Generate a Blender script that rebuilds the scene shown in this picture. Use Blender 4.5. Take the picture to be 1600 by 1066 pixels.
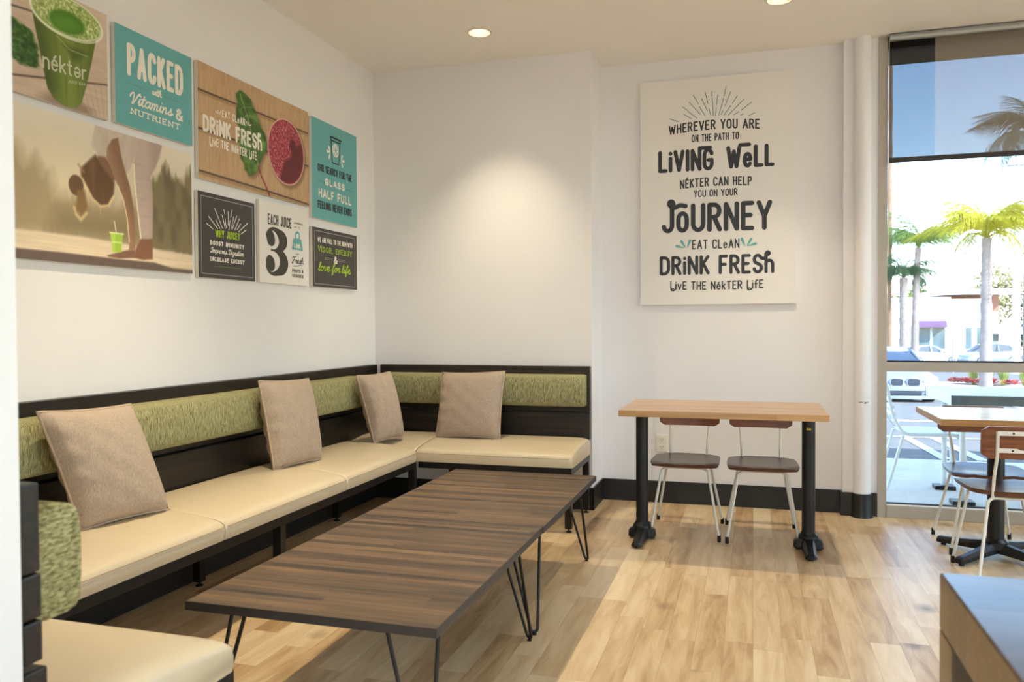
import bpy, bmesh, math, random
import numpy as np
from mathutils import Vector, Matrix

for o in list(bpy.data.objects):
    bpy.data.objects.remove(o, do_unlink=True)
SC = bpy.context.scene
COL = SC.collection
random.seed(7)
PI = math.pi

# ------------------------------------------------------------------ camera
cam_d = bpy.data.cameras.new('camera')
cam = bpy.data.objects.new('camera', cam_d)
COL.objects.link(cam)
cam_d.sensor_fit = 'HORIZONTAL'
cam_d.sensor_width = 36.0
cam_d.lens = 36.0 * 1255.35 / 1600.0
cam_d.clip_start = 0.05
cam_d.clip_end = 400
_p, _y, _r = 0.0200376, 0.29177397, 0.0052810
_fwd = Vector((-math.sin(_y) * math.cos(_p), math.cos(_y) * math.cos(_p), -math.sin(_p)))
_right = Vector((math.cos(_y), math.sin(_y), 0))
_down = _fwd.cross(_right)
_c, _s = math.cos(_r), math.sin(_r)
_right2 = _right * _c + _down * _s
_down2 = _down * _c - _right * _s
_m = Matrix((( _right2.x, -_down2.x, -_fwd.x, 0),
             ( _right2.y, -_down2.y, -_fwd.y, 0),
             ( _right2.z, -_down2.z, -_fwd.z, 1.2),
             (0, 0, 0, 1)))
cam.matrix_world = _m
cam_d.dof.use_dof = True
cam_d.dof.focus_distance = 4.2
cam_d.dof.aperture_fstop = 4.5
SC.camera = cam

# ------------------------------------------------------------------ view, sky, sun
SC.view_settings.view_transform = 'Standard'
SC.view_settings.look = 'None'
SC.view_settings.gamma = 1.0
SC.view_settings.use_curve_mapping = False
SC.view_settings.exposure = 0.6

world = bpy.data.worlds.new('world')
SC.world = world
world.use_nodes = True
wn = world.node_tree
bg = wn.nodes['Background']
sky = wn.nodes.new('ShaderNodeTexSky')
sky.sky_type = 'NISHITA'
sky.sun_disc = False
sky.sun_elevation = math.radians(38)
sky.sun_rotation = math.radians(200)
sky.air_density = 1.0
sky.dust_density = 0.15
sky.ozone_density = 2.0
wn.links.new(sky.outputs[0], bg.inputs['Color'])
SKY = 0.57
bg.inputs['Strength'].default_value = SKY

sun_d = bpy.data.lights.new('sun', 'SUN')
sun_d.energy = 8.5
sun_d.angle = math.radians(0.6)
sun_d.color = (0.94, 0.98, 1.0)
sun = bpy.data.objects.new('sun', sun_d)
COL.objects.link(sun)
sun.rotation_euler = Vector((-0.62, 0.50, -0.60)).to_track_quat('-Z', 'Y').to_euler()

FILL_PANEL_W = 34.0
FILL_PANEL_COL = (0.66, 0.85, 1.0)
# strengths of the seen and added lamps (used by the downlight builder)
LAMP_W = 190.0
LAMP_COL = (1.0, 0.86, 0.60)

# ------------------------------------------------------------------ materials
def lin(r, g=None, b=None):
    if g is None:
        r, g, b = r
    f = lambda c: (c / 255 / 12.92) if c / 255 <= 0.04045 else ((c / 255 + 0.055) / 1.055) ** 2.4
    return (f(r), f(g), f(b), 1.0)

def new_mat(name):
    m = bpy.data.materials.new(name)
    m.use_nodes = True
    nt = m.node_tree
    b = nt.nodes['Principled BSDF']
    return m, nt, b

def nd(nt, typ, **kw):
    n = nt.nodes.new(typ)
    for k, v in kw.items():
        if k in n.inputs:
            n.inputs[k].default_value = v
        else:
            setattr(n, k, v)
    return n

def coords(nt, scale=(1, 1, 1), kind='Object', rot=(0, 0, 0)):
    tc = nt.nodes.new('ShaderNodeTexCoord')
    mp = nt.nodes.new('ShaderNodeMapping')
    mp.inputs['Scale'].default_value = scale
    mp.inputs['Rotation'].default_value = rot
    nt.links.new(tc.outputs[kind], mp.inputs['Vector'])
    return mp.outputs['Vector']

def ramp(nt, fac, stops):
    r = nt.nodes.new('ShaderNodeValToRGB')
    e = r.color_ramp.elements
    while len(e) > 1:
        e.remove(e[-1])
    e[0].position, e[0].color = stops[0]
    for p, c in stops[1:]:
        x = e.new(p)
        x.color = c
    nt.links.new(fac, r.inputs['Fac'])
    return r.outputs['Color']

def bump(nt, b, height, strength=0.2, dist=0.01):
    bn = nt.nodes.new('ShaderNodeBump')
    bn.inputs['Strength'].default_value = strength
    bn.inputs['Distance'].default_value = dist
    nt.links.new(height, bn.inputs['Height'])
    nt.links.new(bn.outputs['Normal'], b.inputs['Normal'])

def flat(name, rgb, rough=0.6, metal=0.0, var=0.0, vscale=8.0, bmp=0.0, bscale=200.0, spec=None):
    """plain paint / metal / plastic with a little procedural tone variation"""
    m, nt, b = new_mat(name)
    b.inputs['Roughness'].default_value = rough
    b.inputs['Metallic'].default_value = metal
    if spec is not None:
        b.inputs['Specular IOR Level'].default_value = spec
    c = lin(rgb)
    n = nd(nt, 'ShaderNodeTexNoise', Scale=vscale, Detail=3.0)
    nt.links.new(coords(nt), n.inputs['Vector'])
    k0, k1 = 1 - var, 1 + var
    col = ramp(nt, n.outputs['Fac'], [(0.3, (c[0] * k0, c[1] * k0, c[2] * k0, 1)), (0.7, (min(1, c[0] * k1), min(1, c[1] * k1), min(1, c[2] * k1), 1))])
    nt.links.new(col, b.inputs['Base Color'])
    if bmp:
        n2 = nd(nt, 'ShaderNodeTexNoise', Scale=bscale, Detail=2.0)
        nt.links.new(coords(nt), n2.inputs['Vector'])
        bump(nt, b, n2.outputs['Fac'], bmp, 0.002)
    return m

def mathn(nt, op, a, bb=None):
    n = nt.nodes.new('ShaderNodeMath')
    n.operation = op
    for i, x in enumerate((a, bb)):
        if x is None:
            continue
        if isinstance(x, (int, float)):
            n.inputs[i].default_value = x
        else:
            nt.links.new(x, n.inputs[i])
    return n.outputs[0]

def mixc(nt, fac, a, b, mode='MIX'):
    n = nt.nodes.new('ShaderNodeMix')
    n.data_type = 'RGBA'
    n.blend_type = mode
    for k, x in ((0, fac), (6, a), (7, b)):
        if isinstance(x, (int, float)):
            n.inputs[k].default_value = x
        elif isinstance(x, tuple):
            n.inputs[k].default_value = x
        else:
            nt.links.new(x, n.inputs[k])
    return n.outputs[2]

def planks(name, stops, run='y', width=0.1, length=0.9, grain=(9, 70), rough=0.4, tone=0.35, seam=0.5, knots=0.0, bmp=0.15, spec=0.5, coat=0.0, saw=0.0):
    """wood boards running along one axis; each board has its own tone and grain offset"""
    m, nt, b = new_mat(name)
    tc = nt.nodes.new('ShaderNodeTexCoord')
    sp = nt.nodes.new('ShaderNodeSeparateXYZ')
    nt.links.new(tc.outputs['Object'], sp.inputs[0])
    ax = {'x': 0, 'y': 1, 'z': 2}
    along = sp.outputs[ax[run]]
    across = sp.outputs[0 if run != 'x' else 1]
    third = sp.outputs[2]
    row_f = mathn(nt, 'DIVIDE', across, width)
    row = mathn(nt, 'FLOOR', row_f)
    wn1 = nt.nodes.new('ShaderNodeTexWhiteNoise')
    wn1.noise_dimensions = '1D'
    nt.links.new(row, wn1.inputs['W'])
    off = mathn(nt, 'MULTIPLY', wn1.outputs['Value'], 7.31)
    col_f = mathn(nt, 'ADD', mathn(nt, 'DIVIDE', along, length), off)
    coln = mathn(nt, 'FLOOR', col_f)
    cid = nt.nodes.new('ShaderNodeCombineXYZ')
    nt.links.new(row, cid.inputs[0])
    nt.links.new(coln, cid.inputs[1])
    wn2 = nt.nodes.new('ShaderNodeTexWhiteNoise')
    wn2.noise_dimensions = '2D'
    nt.links.new(cid.outputs[0], wn2.inputs['Vector'])
    rnd = wn2.outputs['Value']
    gv = nt.nodes.new('ShaderNodeCombineXYZ')
    nt.links.new(mathn(nt, 'MULTIPLY', along, grain[0] * 0.35), gv.inputs[0])
    nt.links.new(mathn(nt, 'MULTIPLY', across, grain[1] * 0.5), gv.inputs[1])
    nt.links.new(mathn(nt, 'ADD', mathn(nt, 'MULTIPLY', rnd, 31.0), mathn(nt, 'MULTIPLY', third, grain[1] * 0.5)), gv.inputs[2])
    g1 = nd(nt, 'ShaderNodeTexNoise', Scale=1.0, Detail=5.0, Roughness=0.6, Distortion=0.6)
    nt.links.new(gv.outputs[0], g1.inputs['Vector'])
    v = mathn(nt, 'ADD', mathn(nt, 'MULTIPLY', g1.outputs['Fac'], 1 - tone), mathn(nt, 'MULTIPLY', rnd, tone))
    col = ramp(nt, v, stops)
    fr = mathn(nt, 'FRACT', row_f)
    d1 = mathn(nt, 'MINIMUM', fr, mathn(nt, 'SUBTRACT', 1.0, fr))
    s1 = mathn(nt, 'LESS_THAN', d1, 0.0011 / width)
    fc = mathn(nt, 'FRACT', col_f)
    d2 = mathn(nt, 'MINIMUM', fc, mathn(nt, 'SUBTRACT', 1.0, fc))
    s2 = mathn(nt, 'LESS_THAN', d2, 0.0011 / length)
    sm = mathn(nt, 'MAXIMUM', s1, s2)
    k = mathn(nt, 'MULTIPLY', sm, seam)
    dark = tuple(c * 0.25 for c in stops[0][1][:3]) + (1.0,)
    col = mixc(nt, k, col, dark)
    if knots:
        kn = nd(nt, 'ShaderNodeTexVoronoi', Scale=2.6)
        kv = nt.nodes.new('ShaderNodeCombineXYZ')
        nt.links.new(mathn(nt, 'MULTIPLY', along, 0.75), kv.inputs[0])
        nt.links.new(across, kv.inputs[1])
        nt.links.new(mathn(nt, 'MULTIPLY', rnd, 0.5), kv.inputs[2])
        wob = nd(nt, 'ShaderNodeTexNoise', Scale=14.0, Detail=2.0)
        nt.links.new(kv.outputs[0], wob.inputs['Vector'])
        nt.links.new(kv.outputs[0], kn.inputs['Vector'])
        dd = mathn(nt, 'ADD', kn.outputs['Distance'], mathn(nt, 'MULTIPLY', wob.outputs['Fac'], 0.12))
        kk = ramp(nt, dd, [(0.085, (1, 1, 1, 1)), (0.2, (0, 0, 0, 1))])
        kc = stops[0][1]
        col = mixc(nt, mathn(nt, 'MULTIPLY', kk, knots), col, (kc[0] * 0.4, kc[1] * 0.36, kc[2] * 0.33, 1))
    if saw:
        sw = nd(nt, 'ShaderNodeTexWave', Scale=24.0, Distortion=1.5)
        sw.bands_direction = 'X' if run == 'x' else 'Y'
        nt.links.new(tc.outputs['Object'], sw.inputs['Vector'])
        pat = nd(nt, 'ShaderNodeTexNoise', Scale=4.0, Detail=1.0)
        nt.links.new(gv.outputs[0], pat.inputs['Vector'])
        pm = ramp(nt, pat.outputs['Fac'], [(0.56, (0, 0, 0, 1)), (0.7, (1, 1, 1, 1))])
        col = mixc(nt, mathn(nt, 'MULTIPLY', mathn(nt, 'MULTIPLY', sw.outputs['Fac'], pm), saw), col, dark)
    nt.links.new(col, b.inputs['Base Color'])
    b.inputs['Roughness'].default_value = rough
    b.inputs['Specular IOR Level'].default_value = spec
    b.inputs['Coat Weight'].default_value = coat
    b.inputs['Coat Roughness'].default_value = 0.12
    if bmp:
        hh = mathn(nt, 'SUBTRACT', mathn(nt, 'MULTIPLY', g1.outputs['Fac'], 0.25), sm)
        bump(nt, b, hh, bmp, 0.004)
    return m

def fabric(name, c0, c1, scale=(240, 240, 22), bmp=0.4, rough=0.9):
    m, nt, b = new_mat(name)
    v = coords(nt, scale)
    n = nd(nt, 'ShaderNodeTexNoise', Scale=1.0, Detail=2.5, Roughness=0.6, Distortion=0.4)
    nt.links.new(v, n.inputs['Vector'])
    col = ramp(nt, n.outputs['Fac'], [(0.36, lin(c0)), (0.62, lin(c1))])
    nt.links.new(col, b.inputs['Base Color'])
    b.inputs['Roughness'].default_value = rough
    b.inputs['Specular IOR Level'].default_value = 0.15
    bump(nt, b, n.outputs['Fac'], bmp, 0.004)
    return m

M = {}
M['wall'] = flat('wall_paint', (238, 235, 237), 0.75, var=0.01, vscale=3, bmp=0.05, bscale=160)
M['ceil'] = flat('ceiling_paint', (247, 242, 238), 0.85, var=0.01, vscale=2)
M['black_base'] = flat('black_rubber_base', (26, 24, 23), 0.45, var=0.1)
M['floor'] = planks('maple_floor', [(0.28, lin(172, 136, 96)), (0.42, lin(200, 168, 126)), (0.56, lin(216, 188, 148)), (0.74, lin(228, 206, 170))],
                    run='y', width=0.105, length=0.82, grain=(8, 40), rough=0.36, tone=0.30, seam=0.28, knots=0.75, bmp=0.04, spec=0.5)
M['bench_board'] = planks('stained_board', [(0.25, lin(13, 10, 8)), (0.5, lin(27, 21, 17)), (0.75, lin(56, 42, 31))], run='y', width=3.0, length=30, grain=(5, 110), rough=0.38, tone=0.1, bmp=0.35)
M['bench_board_x'] = planks('stained_board_x', [(0.25, lin(13, 10, 8)), (0.5, lin(27, 21, 17)), (0.75, lin(60, 45, 33))], run='x', width=3.0, length=30, grain=(5, 110), rough=0.38, tone=0.1, bmp=0.35)
M['edge_steel'] = flat('raw_steel_edge', (66, 61, 58), 0.5, metal=0.45, var=0.10, vscale=20)
M['steel'] = flat('dark_steel', (46, 43, 42), 0.38, metal=0.7, var=0.12, vscale=20)
M['black_iron'] = flat('black_iron', (22, 22, 23), 0.42, metal=0.2, var=0.1, bmp=0.1)
M['vinyl'] = flat('cream_vinyl', (213, 195, 165), 0.40, var=0.02, vscale=4, bmp=0.04, bscale=90)
M['vinyl_seam'] = flat('vinyl_stitch', (176, 146, 104), 0.6)
M['olive'] = fabric('olive_chenille', (102, 97, 60), (186, 180, 136), (430, 430, 30), 0.4)
M['olive_weave'] = fabric('olive_weave', (108, 102, 66), (186, 178, 130), (90, 60, 190), 0.3)
M['pillow'] = fabric('beige_rib', (168, 149, 133), (192, 172, 154), (420, 420, 60), 0.2)
M['piping'] = flat('pillow_piping', (196, 172, 150), 0.9)
M['coffee_top'] = planks('walnut_planks', [(0.24, lin(34, 26, 20)), (0.40, lin(66, 50, 36)), (0.56, lin(100, 76, 52)), (0.76, lin(132, 101, 70))],
                         run='x', width=0.036, length=1.9, grain=(6, 95), rough=0.40, tone=0.30, seam=0.22, bmp=0.15, saw=0.35, knots=0.5)
M['oak_top'] = planks('oak_butcher_block', [(0.28, lin(152, 108, 64)), (0.5, lin(184, 139, 88)), (0.75, lin(204, 161, 108))], run='x', width=0.045, length=0.7, grain=(6, 90), rough=0.3, tone=0.3, seam=0.15, bmp=0.03, coat=0.22)
M['walnut_seat'] = planks('walnut_seat', [(0.25, lin(46, 24, 16)), (0.5, lin(78, 42, 27)), (0.75, lin(106, 62, 40))], run='x', width=0.4, length=5, grain=(6, 70), rough=0.3, tone=0.1, seam=0, bmp=0.03, coat=0.12)
M['walnut_back'] = planks('walnut_ply', [(0.25, lin(66, 32, 18)), (0.5, lin(112, 62, 36)), (0.75, lin(142, 84, 50))], run='x', width=5, length=9, grain=(6, 120), rough=0.35, tone=0.1, seam=0, bmp=0.03, coat=0.2)
M['rustic'] = planks('rustic_brown', [(0.25, lin(38, 25, 15)), (0.5, lin(66, 46, 28)), (0.75, lin(94, 68, 44))], run='x', width=0.12, length=3, grain=(5, 60), rough=0.32, tone=0.3, seam=0.4, bmp=0.35, coat=0.35)
M['white_rod'] = flat('white_powder_coat', (226, 222, 214), 0.35)
M['rubber'] = flat('black_rubber_tip', (18, 18, 18), 0.6)
M['alu'] = flat('bronze_anodised', (178, 168, 156), 0.45, metal=0.15, var=0.03)
M['alu_light'] = flat('brushed_aluminium', (170, 172, 174), 0.35, metal=0.6)
M['dark_alu'] = flat('dark_aluminium', (44, 38, 34), 0.5)
M['plate'] = flat('outlet_plastic', (236, 230, 220), 0.35)
M['slot'] = flat('outlet_slot', (30, 28, 26), 0.6)
M['yellow'] = flat('yellow_sticker', (222, 196, 40), 0.5)
# printed signs
M['teal'] = flat('teal_print', (104, 176, 180), 0.5)
M['white_print'] = flat('white_print', (238, 233, 229), 0.6)
M['cream_print'] = flat('cream_print', (243, 237, 226), 0.55)
M['char'] = flat('charcoal_print', (66, 62, 62), 0.5)
M['ink'] = flat('ink_print', (44, 46, 52), 0.5)
M['green_print'] = flat('lime_print', (168, 200, 40), 0.5)
M['grey_print'] = flat('grey_print', (176, 172, 168), 0.5)
M['board_edge'] = flat('board_edge', (232, 226, 214), 0.6)
M['brown_ink'] = flat('brown_ink', (62, 56, 50), 0.5)
# ------------------------------------------------------------------ mesh helpers
class MB:
    def __init__(self):
        self.v, self.f, self.mi = [], [], []
    def add(self, vs, fs, mi=0):
        k = len(self.v)
        self.v += [tuple(p) for p in vs]
        self.f += [tuple(i + k for i in q) for q in fs]
        self.mi += [mi] * len(fs)
        return self
    def box(self, lo, hi, mi=0):
        x0, y0, z0 = lo
        x1, y1, z1 = hi
        return self.add([(x0, y0, z0), (x1, y0, z0), (x1, y1, z0), (x0, y1, z0), (x0, y0, z1), (x1, y0, z1), (x1, y1, z1), (x0, y1, z1)],
                        [(3, 2, 1, 0), (4, 5, 6, 7), (0, 1, 5, 4), (1, 2, 6, 5), (2, 3, 7, 6), (3, 0, 4, 7)], mi)
    def tube(self, pts, r, n=8, mi=0, closed=False):
        pts = [Vector(p) for p in pts]
        rs = r if isinstance(r, (list, tuple)) else [r] * len(pts)
        L = len(pts)
        t0 = (pts[1] - pts[0]).normalized()
        ref = Vector((0, 0, 1)) if abs(t0.z) < 0.9 else Vector((1, 0, 0))
        u = t0.cross(ref).normalized()
        vs = []
        for i, p in enumerate(pts):
            if closed:
                t = (pts[(i + 1) % L] - pts[i - 1]).normalized()
            else:
                t = (pts[min(i + 1, L - 1)] - pts[max(i - 1, 0)]).normalized()
            u = (u - t * u.dot(t)).normalized()
            w = t.cross(u)
            for k in range(n):
                a = 2 * PI * k / n
                vs.append(p + (u * math.cos(a) + w * math.sin(a)) * rs[i])
        fs = []
        for i in range(L if closed else L - 1):
            j = (i + 1) % L
            for k in range(n):
                fs.append((i * n + k, i * n + (k + 1) % n, j * n + (k + 1) % n, j * n + k))
        if not closed:
            fs.append(tuple(range(n - 1, -1, -1)))
            fs.append(tuple((L - 1) * n + k for k in range(n)))
        return self.add(vs, fs, mi)
    def lathe(self, c, prof, n=24, mi=0, axis='z'):
        """prof: list of (radius, height) from bottom to top, closed with caps when radius > 0"""
        vs = []
        for r, h in prof:
            for k in range(n):
                a = 2 * PI * k / n
                q = (r * math.cos(a), r * math.sin(a), h)
                if axis == 'x':
                    q = (q[2], q[0], q[1])
                elif axis == 'y':
                    q = (q[0], q[2], q[1])
                vs.append((c[0] + q[0], c[1] + q[1], c[2] + q[2]))
        fs = []
        for i in range(len(prof) - 1):
            for k in range(n):
                fs.append((i * n + k, i * n + (k + 1) % n, (i + 1) * n + (k + 1) % n, (i + 1) * n + k))
        fs.append(tuple(range(n - 1, -1, -1)))
        fs.append(tuple((len(prof) - 1) * n + k for k in range(n)))
        return self.add(vs, fs, mi)
    def prism(self, poly, z0, z1, mi=0):
        n = len(poly)
        vs = [(x, y, z0) for x, y in poly] + [(x, y, z1) for x, y in poly]
        fs = [tuple(range(n - 1, -1, -1)), tuple(range(n, 2 * n))] + [(i, (i + 1) % n, n + (i + 1) % n, n + i) for i in range(n)]
        return self.add(vs, fs, mi)
    def loft(self, rings, mi=0, caps=True):
        n = len(rings[0])
        vs = [p for r in rings for p in r]
        fs = []
        for i in range(len(rings) - 1):
            for k in range(n):
                fs.append((i * n + k, i * n + (k + 1) % n, (i + 1) * n + (k + 1) % n, (i + 1) * n + k))
        if caps:
            fs.append(tuple(range(n - 1, -1, -1)))
            fs.append(tuple((len(rings) - 1) * n + k for k in range(n)))
        return self.add(vs, fs, mi)

def build(name, mb, mats, parent=None, origin=None, smooth=None, bevel=None, seg=2):
    """link one mesh object; origin = world point the vertices are given relative to the world, moved to local"""
    if not isinstance(mats, (list, tuple)):
        mats = [mats]
    me = bpy.data.meshes.new(name)
    vs = mb.v
    if origin is not None:
        vs = [(p[0] - origin[0], p[1] - origin[1], p[2] - origin[2]) for p in vs]
    me.from_pydata(vs, [], mb.f)
    for m in mats:
        me.materials.append(m)
    me.polygons.foreach_set('material_index', mb.mi)
    bm = bmesh.new()
    bm.from_mesh(me)
    bmesh.ops.recalc_face_normals(bm, faces=bm.faces)
    if bevel:
        es = [e for e in bm.edges if len(e.link_faces) == 2 and e.calc_face_angle(0) > 0.6]
        bmesh.ops.bevel(bm, geom=es, offset=bevel, segments=seg, profile=0.6, affect='EDGES', clamp_overlap=True)
    bm.to_mesh(me)
    bm.free()
    if smooth:
        me.polygons.foreach_set('use_smooth', [True] * len(me.polygons))
        me.set_sharp_from_angle(angle=math.radians(smooth))
    me.update()
    o = bpy.data.objects.new(name, me)
    COL.objects.link(o)
    if parent is not None:
        o.parent = parent
    elif origin is not None:
        o.location = origin
    return o

def tag(o, label=None, cat=None, group=None, kind=None):
    if label:
        o['label'] = label
    if cat:
        o['category'] = cat
    if group:
        o['group'] = group
    if kind:
        o['kind'] = kind
    return o

def empty(name, loc, label=None, cat=None, group=None, kind=None, rz=0.0):
    o = bpy.data.objects.new(name, None)
    COL.objects.link(o)
    o.location = loc
    o.rotation_euler = (0, 0, rz)
    o.empty_display_size = 0.1
    return tag(o, label, cat, group, kind)

def kids(o):
    return [c for c in bpy.data.objects if c.parent == o]

def copy_tree(o, parent=None):
    c = o.copy()
    COL.objects.link(c)
    c.parent = parent
    for ch in kids(o):
        copy_tree(ch, c)
    return c

def struct(name, mb, mats, **kw):
    o = build(name, mb, mats, **kw)
    o['kind'] = 'structure'
    return o

def rounded(pts, r, n=5):
    """polyline with its inner corners rounded"""
    P = [Vector(p) for p in pts]
    out = [P[0]]
    for i in range(1, len(P) - 1):
        a = (P[i - 1] - P[i])
        b = (P[i + 1] - P[i])
        d = min(r, a.length * 0.45, b.length * 0.45)
        p0 = P[i] + a.normalized() * d
        p1 = P[i] + b.normalized() * d
        for k in range(n + 1):
            t = k / n
            out.append(p0 * (1 - t) ** 2 + P[i] * 2 * t * (1 - t) + p1 * t ** 2)
    out.append(P[-1])
    return out

def rrect(w, h, r, n=5, cx=0.0, cy=0.0):
    out = []
    for sx, sy, a0 in ((1, 1, 0), (-1, 1, 90), (-1, -1, 180), (1, -1, 270)):
        for k in range(n + 1):
            a = math.radians(a0 + 90 * k / n)
            out.append((cx + sx * (w / 2 - r) + r * math.cos(a), cy + sy * (h / 2 - r) + r * math.sin(a)))
    return out

# ------------------------------------------------------------------ room shell
CE = 2.95          # ceiling height
XL = -2.53         # left wall
YB = 5.10          # back wall behind the bench
YR = 5.45          # recessed wall
XR = 7.0
YN = -4.0

struct('floor', MB().box((XL - 0.2, YN - 0.2, -0.1), (XR + 0.2, 5.5, 0.0)), M['floor'])
struct('wall_left', MB().box((XL - 0.15, YN, 0), (XL, YR + 0.15, CE)), M['wall'])
struct('wall_back', MB().box((XL, YB, 0), (-0.995, YR + 0.02, CE)), M['wall'])
struct('wall_recess', MB().box((-0.995, YR, 0), (0.75, YR + 0.15, CE)), M['wall'])
struct('wall_near', MB().box((XL, 0.90, 0), (-1.17, 1.04, CE)), M['wall'])
struct('wall_right', MB().box((XR, YN, 0), (XR + 0.15, -3.9, CE)).box((XR, 4.6, 0), (XR + 0.15, YR + 0.1, CE)).box((XR, -3.9, 2.7), (XR + 0.15, 4.6, CE)).box((XR, -3.9, 0), (XR + 0.15, 4.6, 0.1)), M['wall'])
struct('wall_rear', MB().box((XL - 0.15, YN - 0.15, 0), (XR + 0.15, YN, CE)), M['wall'])
# corner pilaster, round pipe cover and the last bit of wall beside the window
pil = MB().box((0.535, 5.385, 0), (0.60, YR + 0.02, CE))
struct('trim_1', pil, M['wall'])
struct('trim_2', MB().lathe((0.645, 5.375, 0), [(0.05, 0), (0.05, CE)], 28), M['wall'], smooth=40)
mk_ = MB()
for a0, a1, z in ((-118, -92, 0.712), (-86, -66, 0.711), (-64, -52, 0.713), (-80, -70, 0.706)):
    an = [math.radians(a0 + (a1 - a0) * k / 4) for k in range(5)]
    vs = [(0.645 + 0.0504 * math.cos(a), 5.375 + 0.0504 * math.sin(a), zz) for zz in (z, z + 0.004) for a in an]
    mk_.add(vs, [(k, k + 1, 6 + k, 5 + k) for k in range(4)])
build('scuff_mark', mk_, M['slot'], bpy.data.objects['trim_2'])
struct('trim_3', MB().box((0.60, 5.40, 0), (0.735, YR + 0.02, CE)), M['wall'])
# black cove base
H = 0.145
bb = MB()
bb.box((XL, YB - 0.012, 0), (-0.983, YB, H)).box((-0.995, YB - 0.012, 0), (-0.983, YR, H))
struct('baseboard_back', bb, M['black_base'], bevel=0.003)
bb = MB().box((-0.983, YR - 0.012, 0), (0.535, YR, H))
struct('baseboard_recess', bb, M['black_base'], bevel=0.003)
struct('baseboard_left', MB().box((XL, 1.04, 0), (XL + 0.012, YB, H)), M['black_base'], bevel=0.003)
bb = MB().box((0.523, 5.373, 0), (0.602, YR, H)).box((0.60, 5.388, 0), (0.735, 5.40, H))
bb.lathe((0.645, 5.375, 0), [(0.066, 0), (0.062, 0.008), (0.058, 0.02), (0.058, H), (0.05, H + 0.002)], 28)
struct('baseboard_column', bb, M['black_base'], smooth=40)

# lamps' places in the ceiling
# (near the back wall the beams are narrow)
LAMPS = [(-1.567, 4.575), (0.135, 4.60), (-1.567, 2.55), (1.9, 2.55), (1.9, 0.2), (3.7, 4.6), (3.7, 2.55), (3.7, 0.2), (5.4, 2.55), (0.135, -2.0), (1.9, -2.0), (3.7, -2.0)]  # two seen, the third read from floor shadows, the rest added for brightness
def ceiling():
    cu = bpy.data.curves.new('ceiling_outline', 'CURVE')
    cu.dimensions = '2D'
    cu.fill_mode = 'BOTH'
    cu.extrude = 0.04
    def sp(pts):
        s = cu.splines.new('POLY')
        s.points.add(len(pts) - 1)
        for q, (x, y) in zip(s.points, pts):
            q.co = (x, y, 0, 1)
        s.use_cyclic_u = True
    sp([(XL - 0.15, YN - 0.15), (XR + 0.15, YN - 0.15), (XR + 0.15, 5.5), (XL - 0.15, 5.5)])
    for x, y in LAMPS:
        sp([(x + 0.066 * math.cos(2 * PI * k / 28), y + 0.066 * math.sin(2 * PI * k / 28)) for k in range(28)])
    tmp = bpy.data.objects.new('tmp', cu)
    me = bpy.data.meshes.new_from_object(tmp)
    bpy.data.objects.remove(tmp)
    bpy.data.curves.remove(cu)
    me.name = 'ceiling'
    me.materials.clear()
    me.materials.append(M['ceil'])
    o = bpy.data.objects.new('ceiling', me)
    COL.objects.link(o)
    o.location = (0, 0, CE + 0.04)
    o['kind'] = 'structure'
ceiling()
struct('roof_overhang', MB().box((XL - 0.15, YN - 0.15, 3.24), (XR + 0.15, 5.5, 3.5)).box((0.5, 5.5, 2.99), (XR + 0.6, 6.15, 3.5)), flat('soffit_tan', (150, 128, 100), 0.8))
struct('wall_outer', MB().box((XL - 0.15, 5.47, 2.95), (XR + 0.15, 5.60, 3.5)).box((XL - 0.15, 5.60, -0.1), (0.72, 5.7, 3.5)), flat('stucco', (206, 196, 180), 0.9))

# recessed downlights
M['trim_white'] = flat('lamp_trim', (226, 214, 196), 0.5)
m, nt, b = new_mat('lamp_reflector')
b.inputs['Base Color'].default_value = (0.85, 0.82, 0.76, 1)
b.inputs['Metallic'].default_value = 0.9
b.inputs['Roughness'].default_value = 0.22
wv = nd(nt, 'ShaderNodeTexWave', Scale=9.0)
nt.links.new(coords(nt), wv.inputs['Vector'])
bump(nt, b, wv.outputs['Fac'], 0.5, 0.01)
M['reflector'] = m
m, nt, b = new_mat('lamp_bulb')
b.inputs['Base Color'].default_value = (1, 0.9, 0.75, 1)
b.inputs['Emission Color'].default_value = (1, 0.86, 0.66, 1)
b.inputs['Emission Strength'].default_value = 14.0
nz = nd(nt, 'ShaderNodeTexNoise', Scale=3.0)
nt.links.new(ramp(nt, nz.outputs['Fac'], [(0, (1, .88, .7, 1)), (1, (1, .93, .8, 1))]), b.inputs['Emission Color'])
M['bulb'] = m

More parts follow.
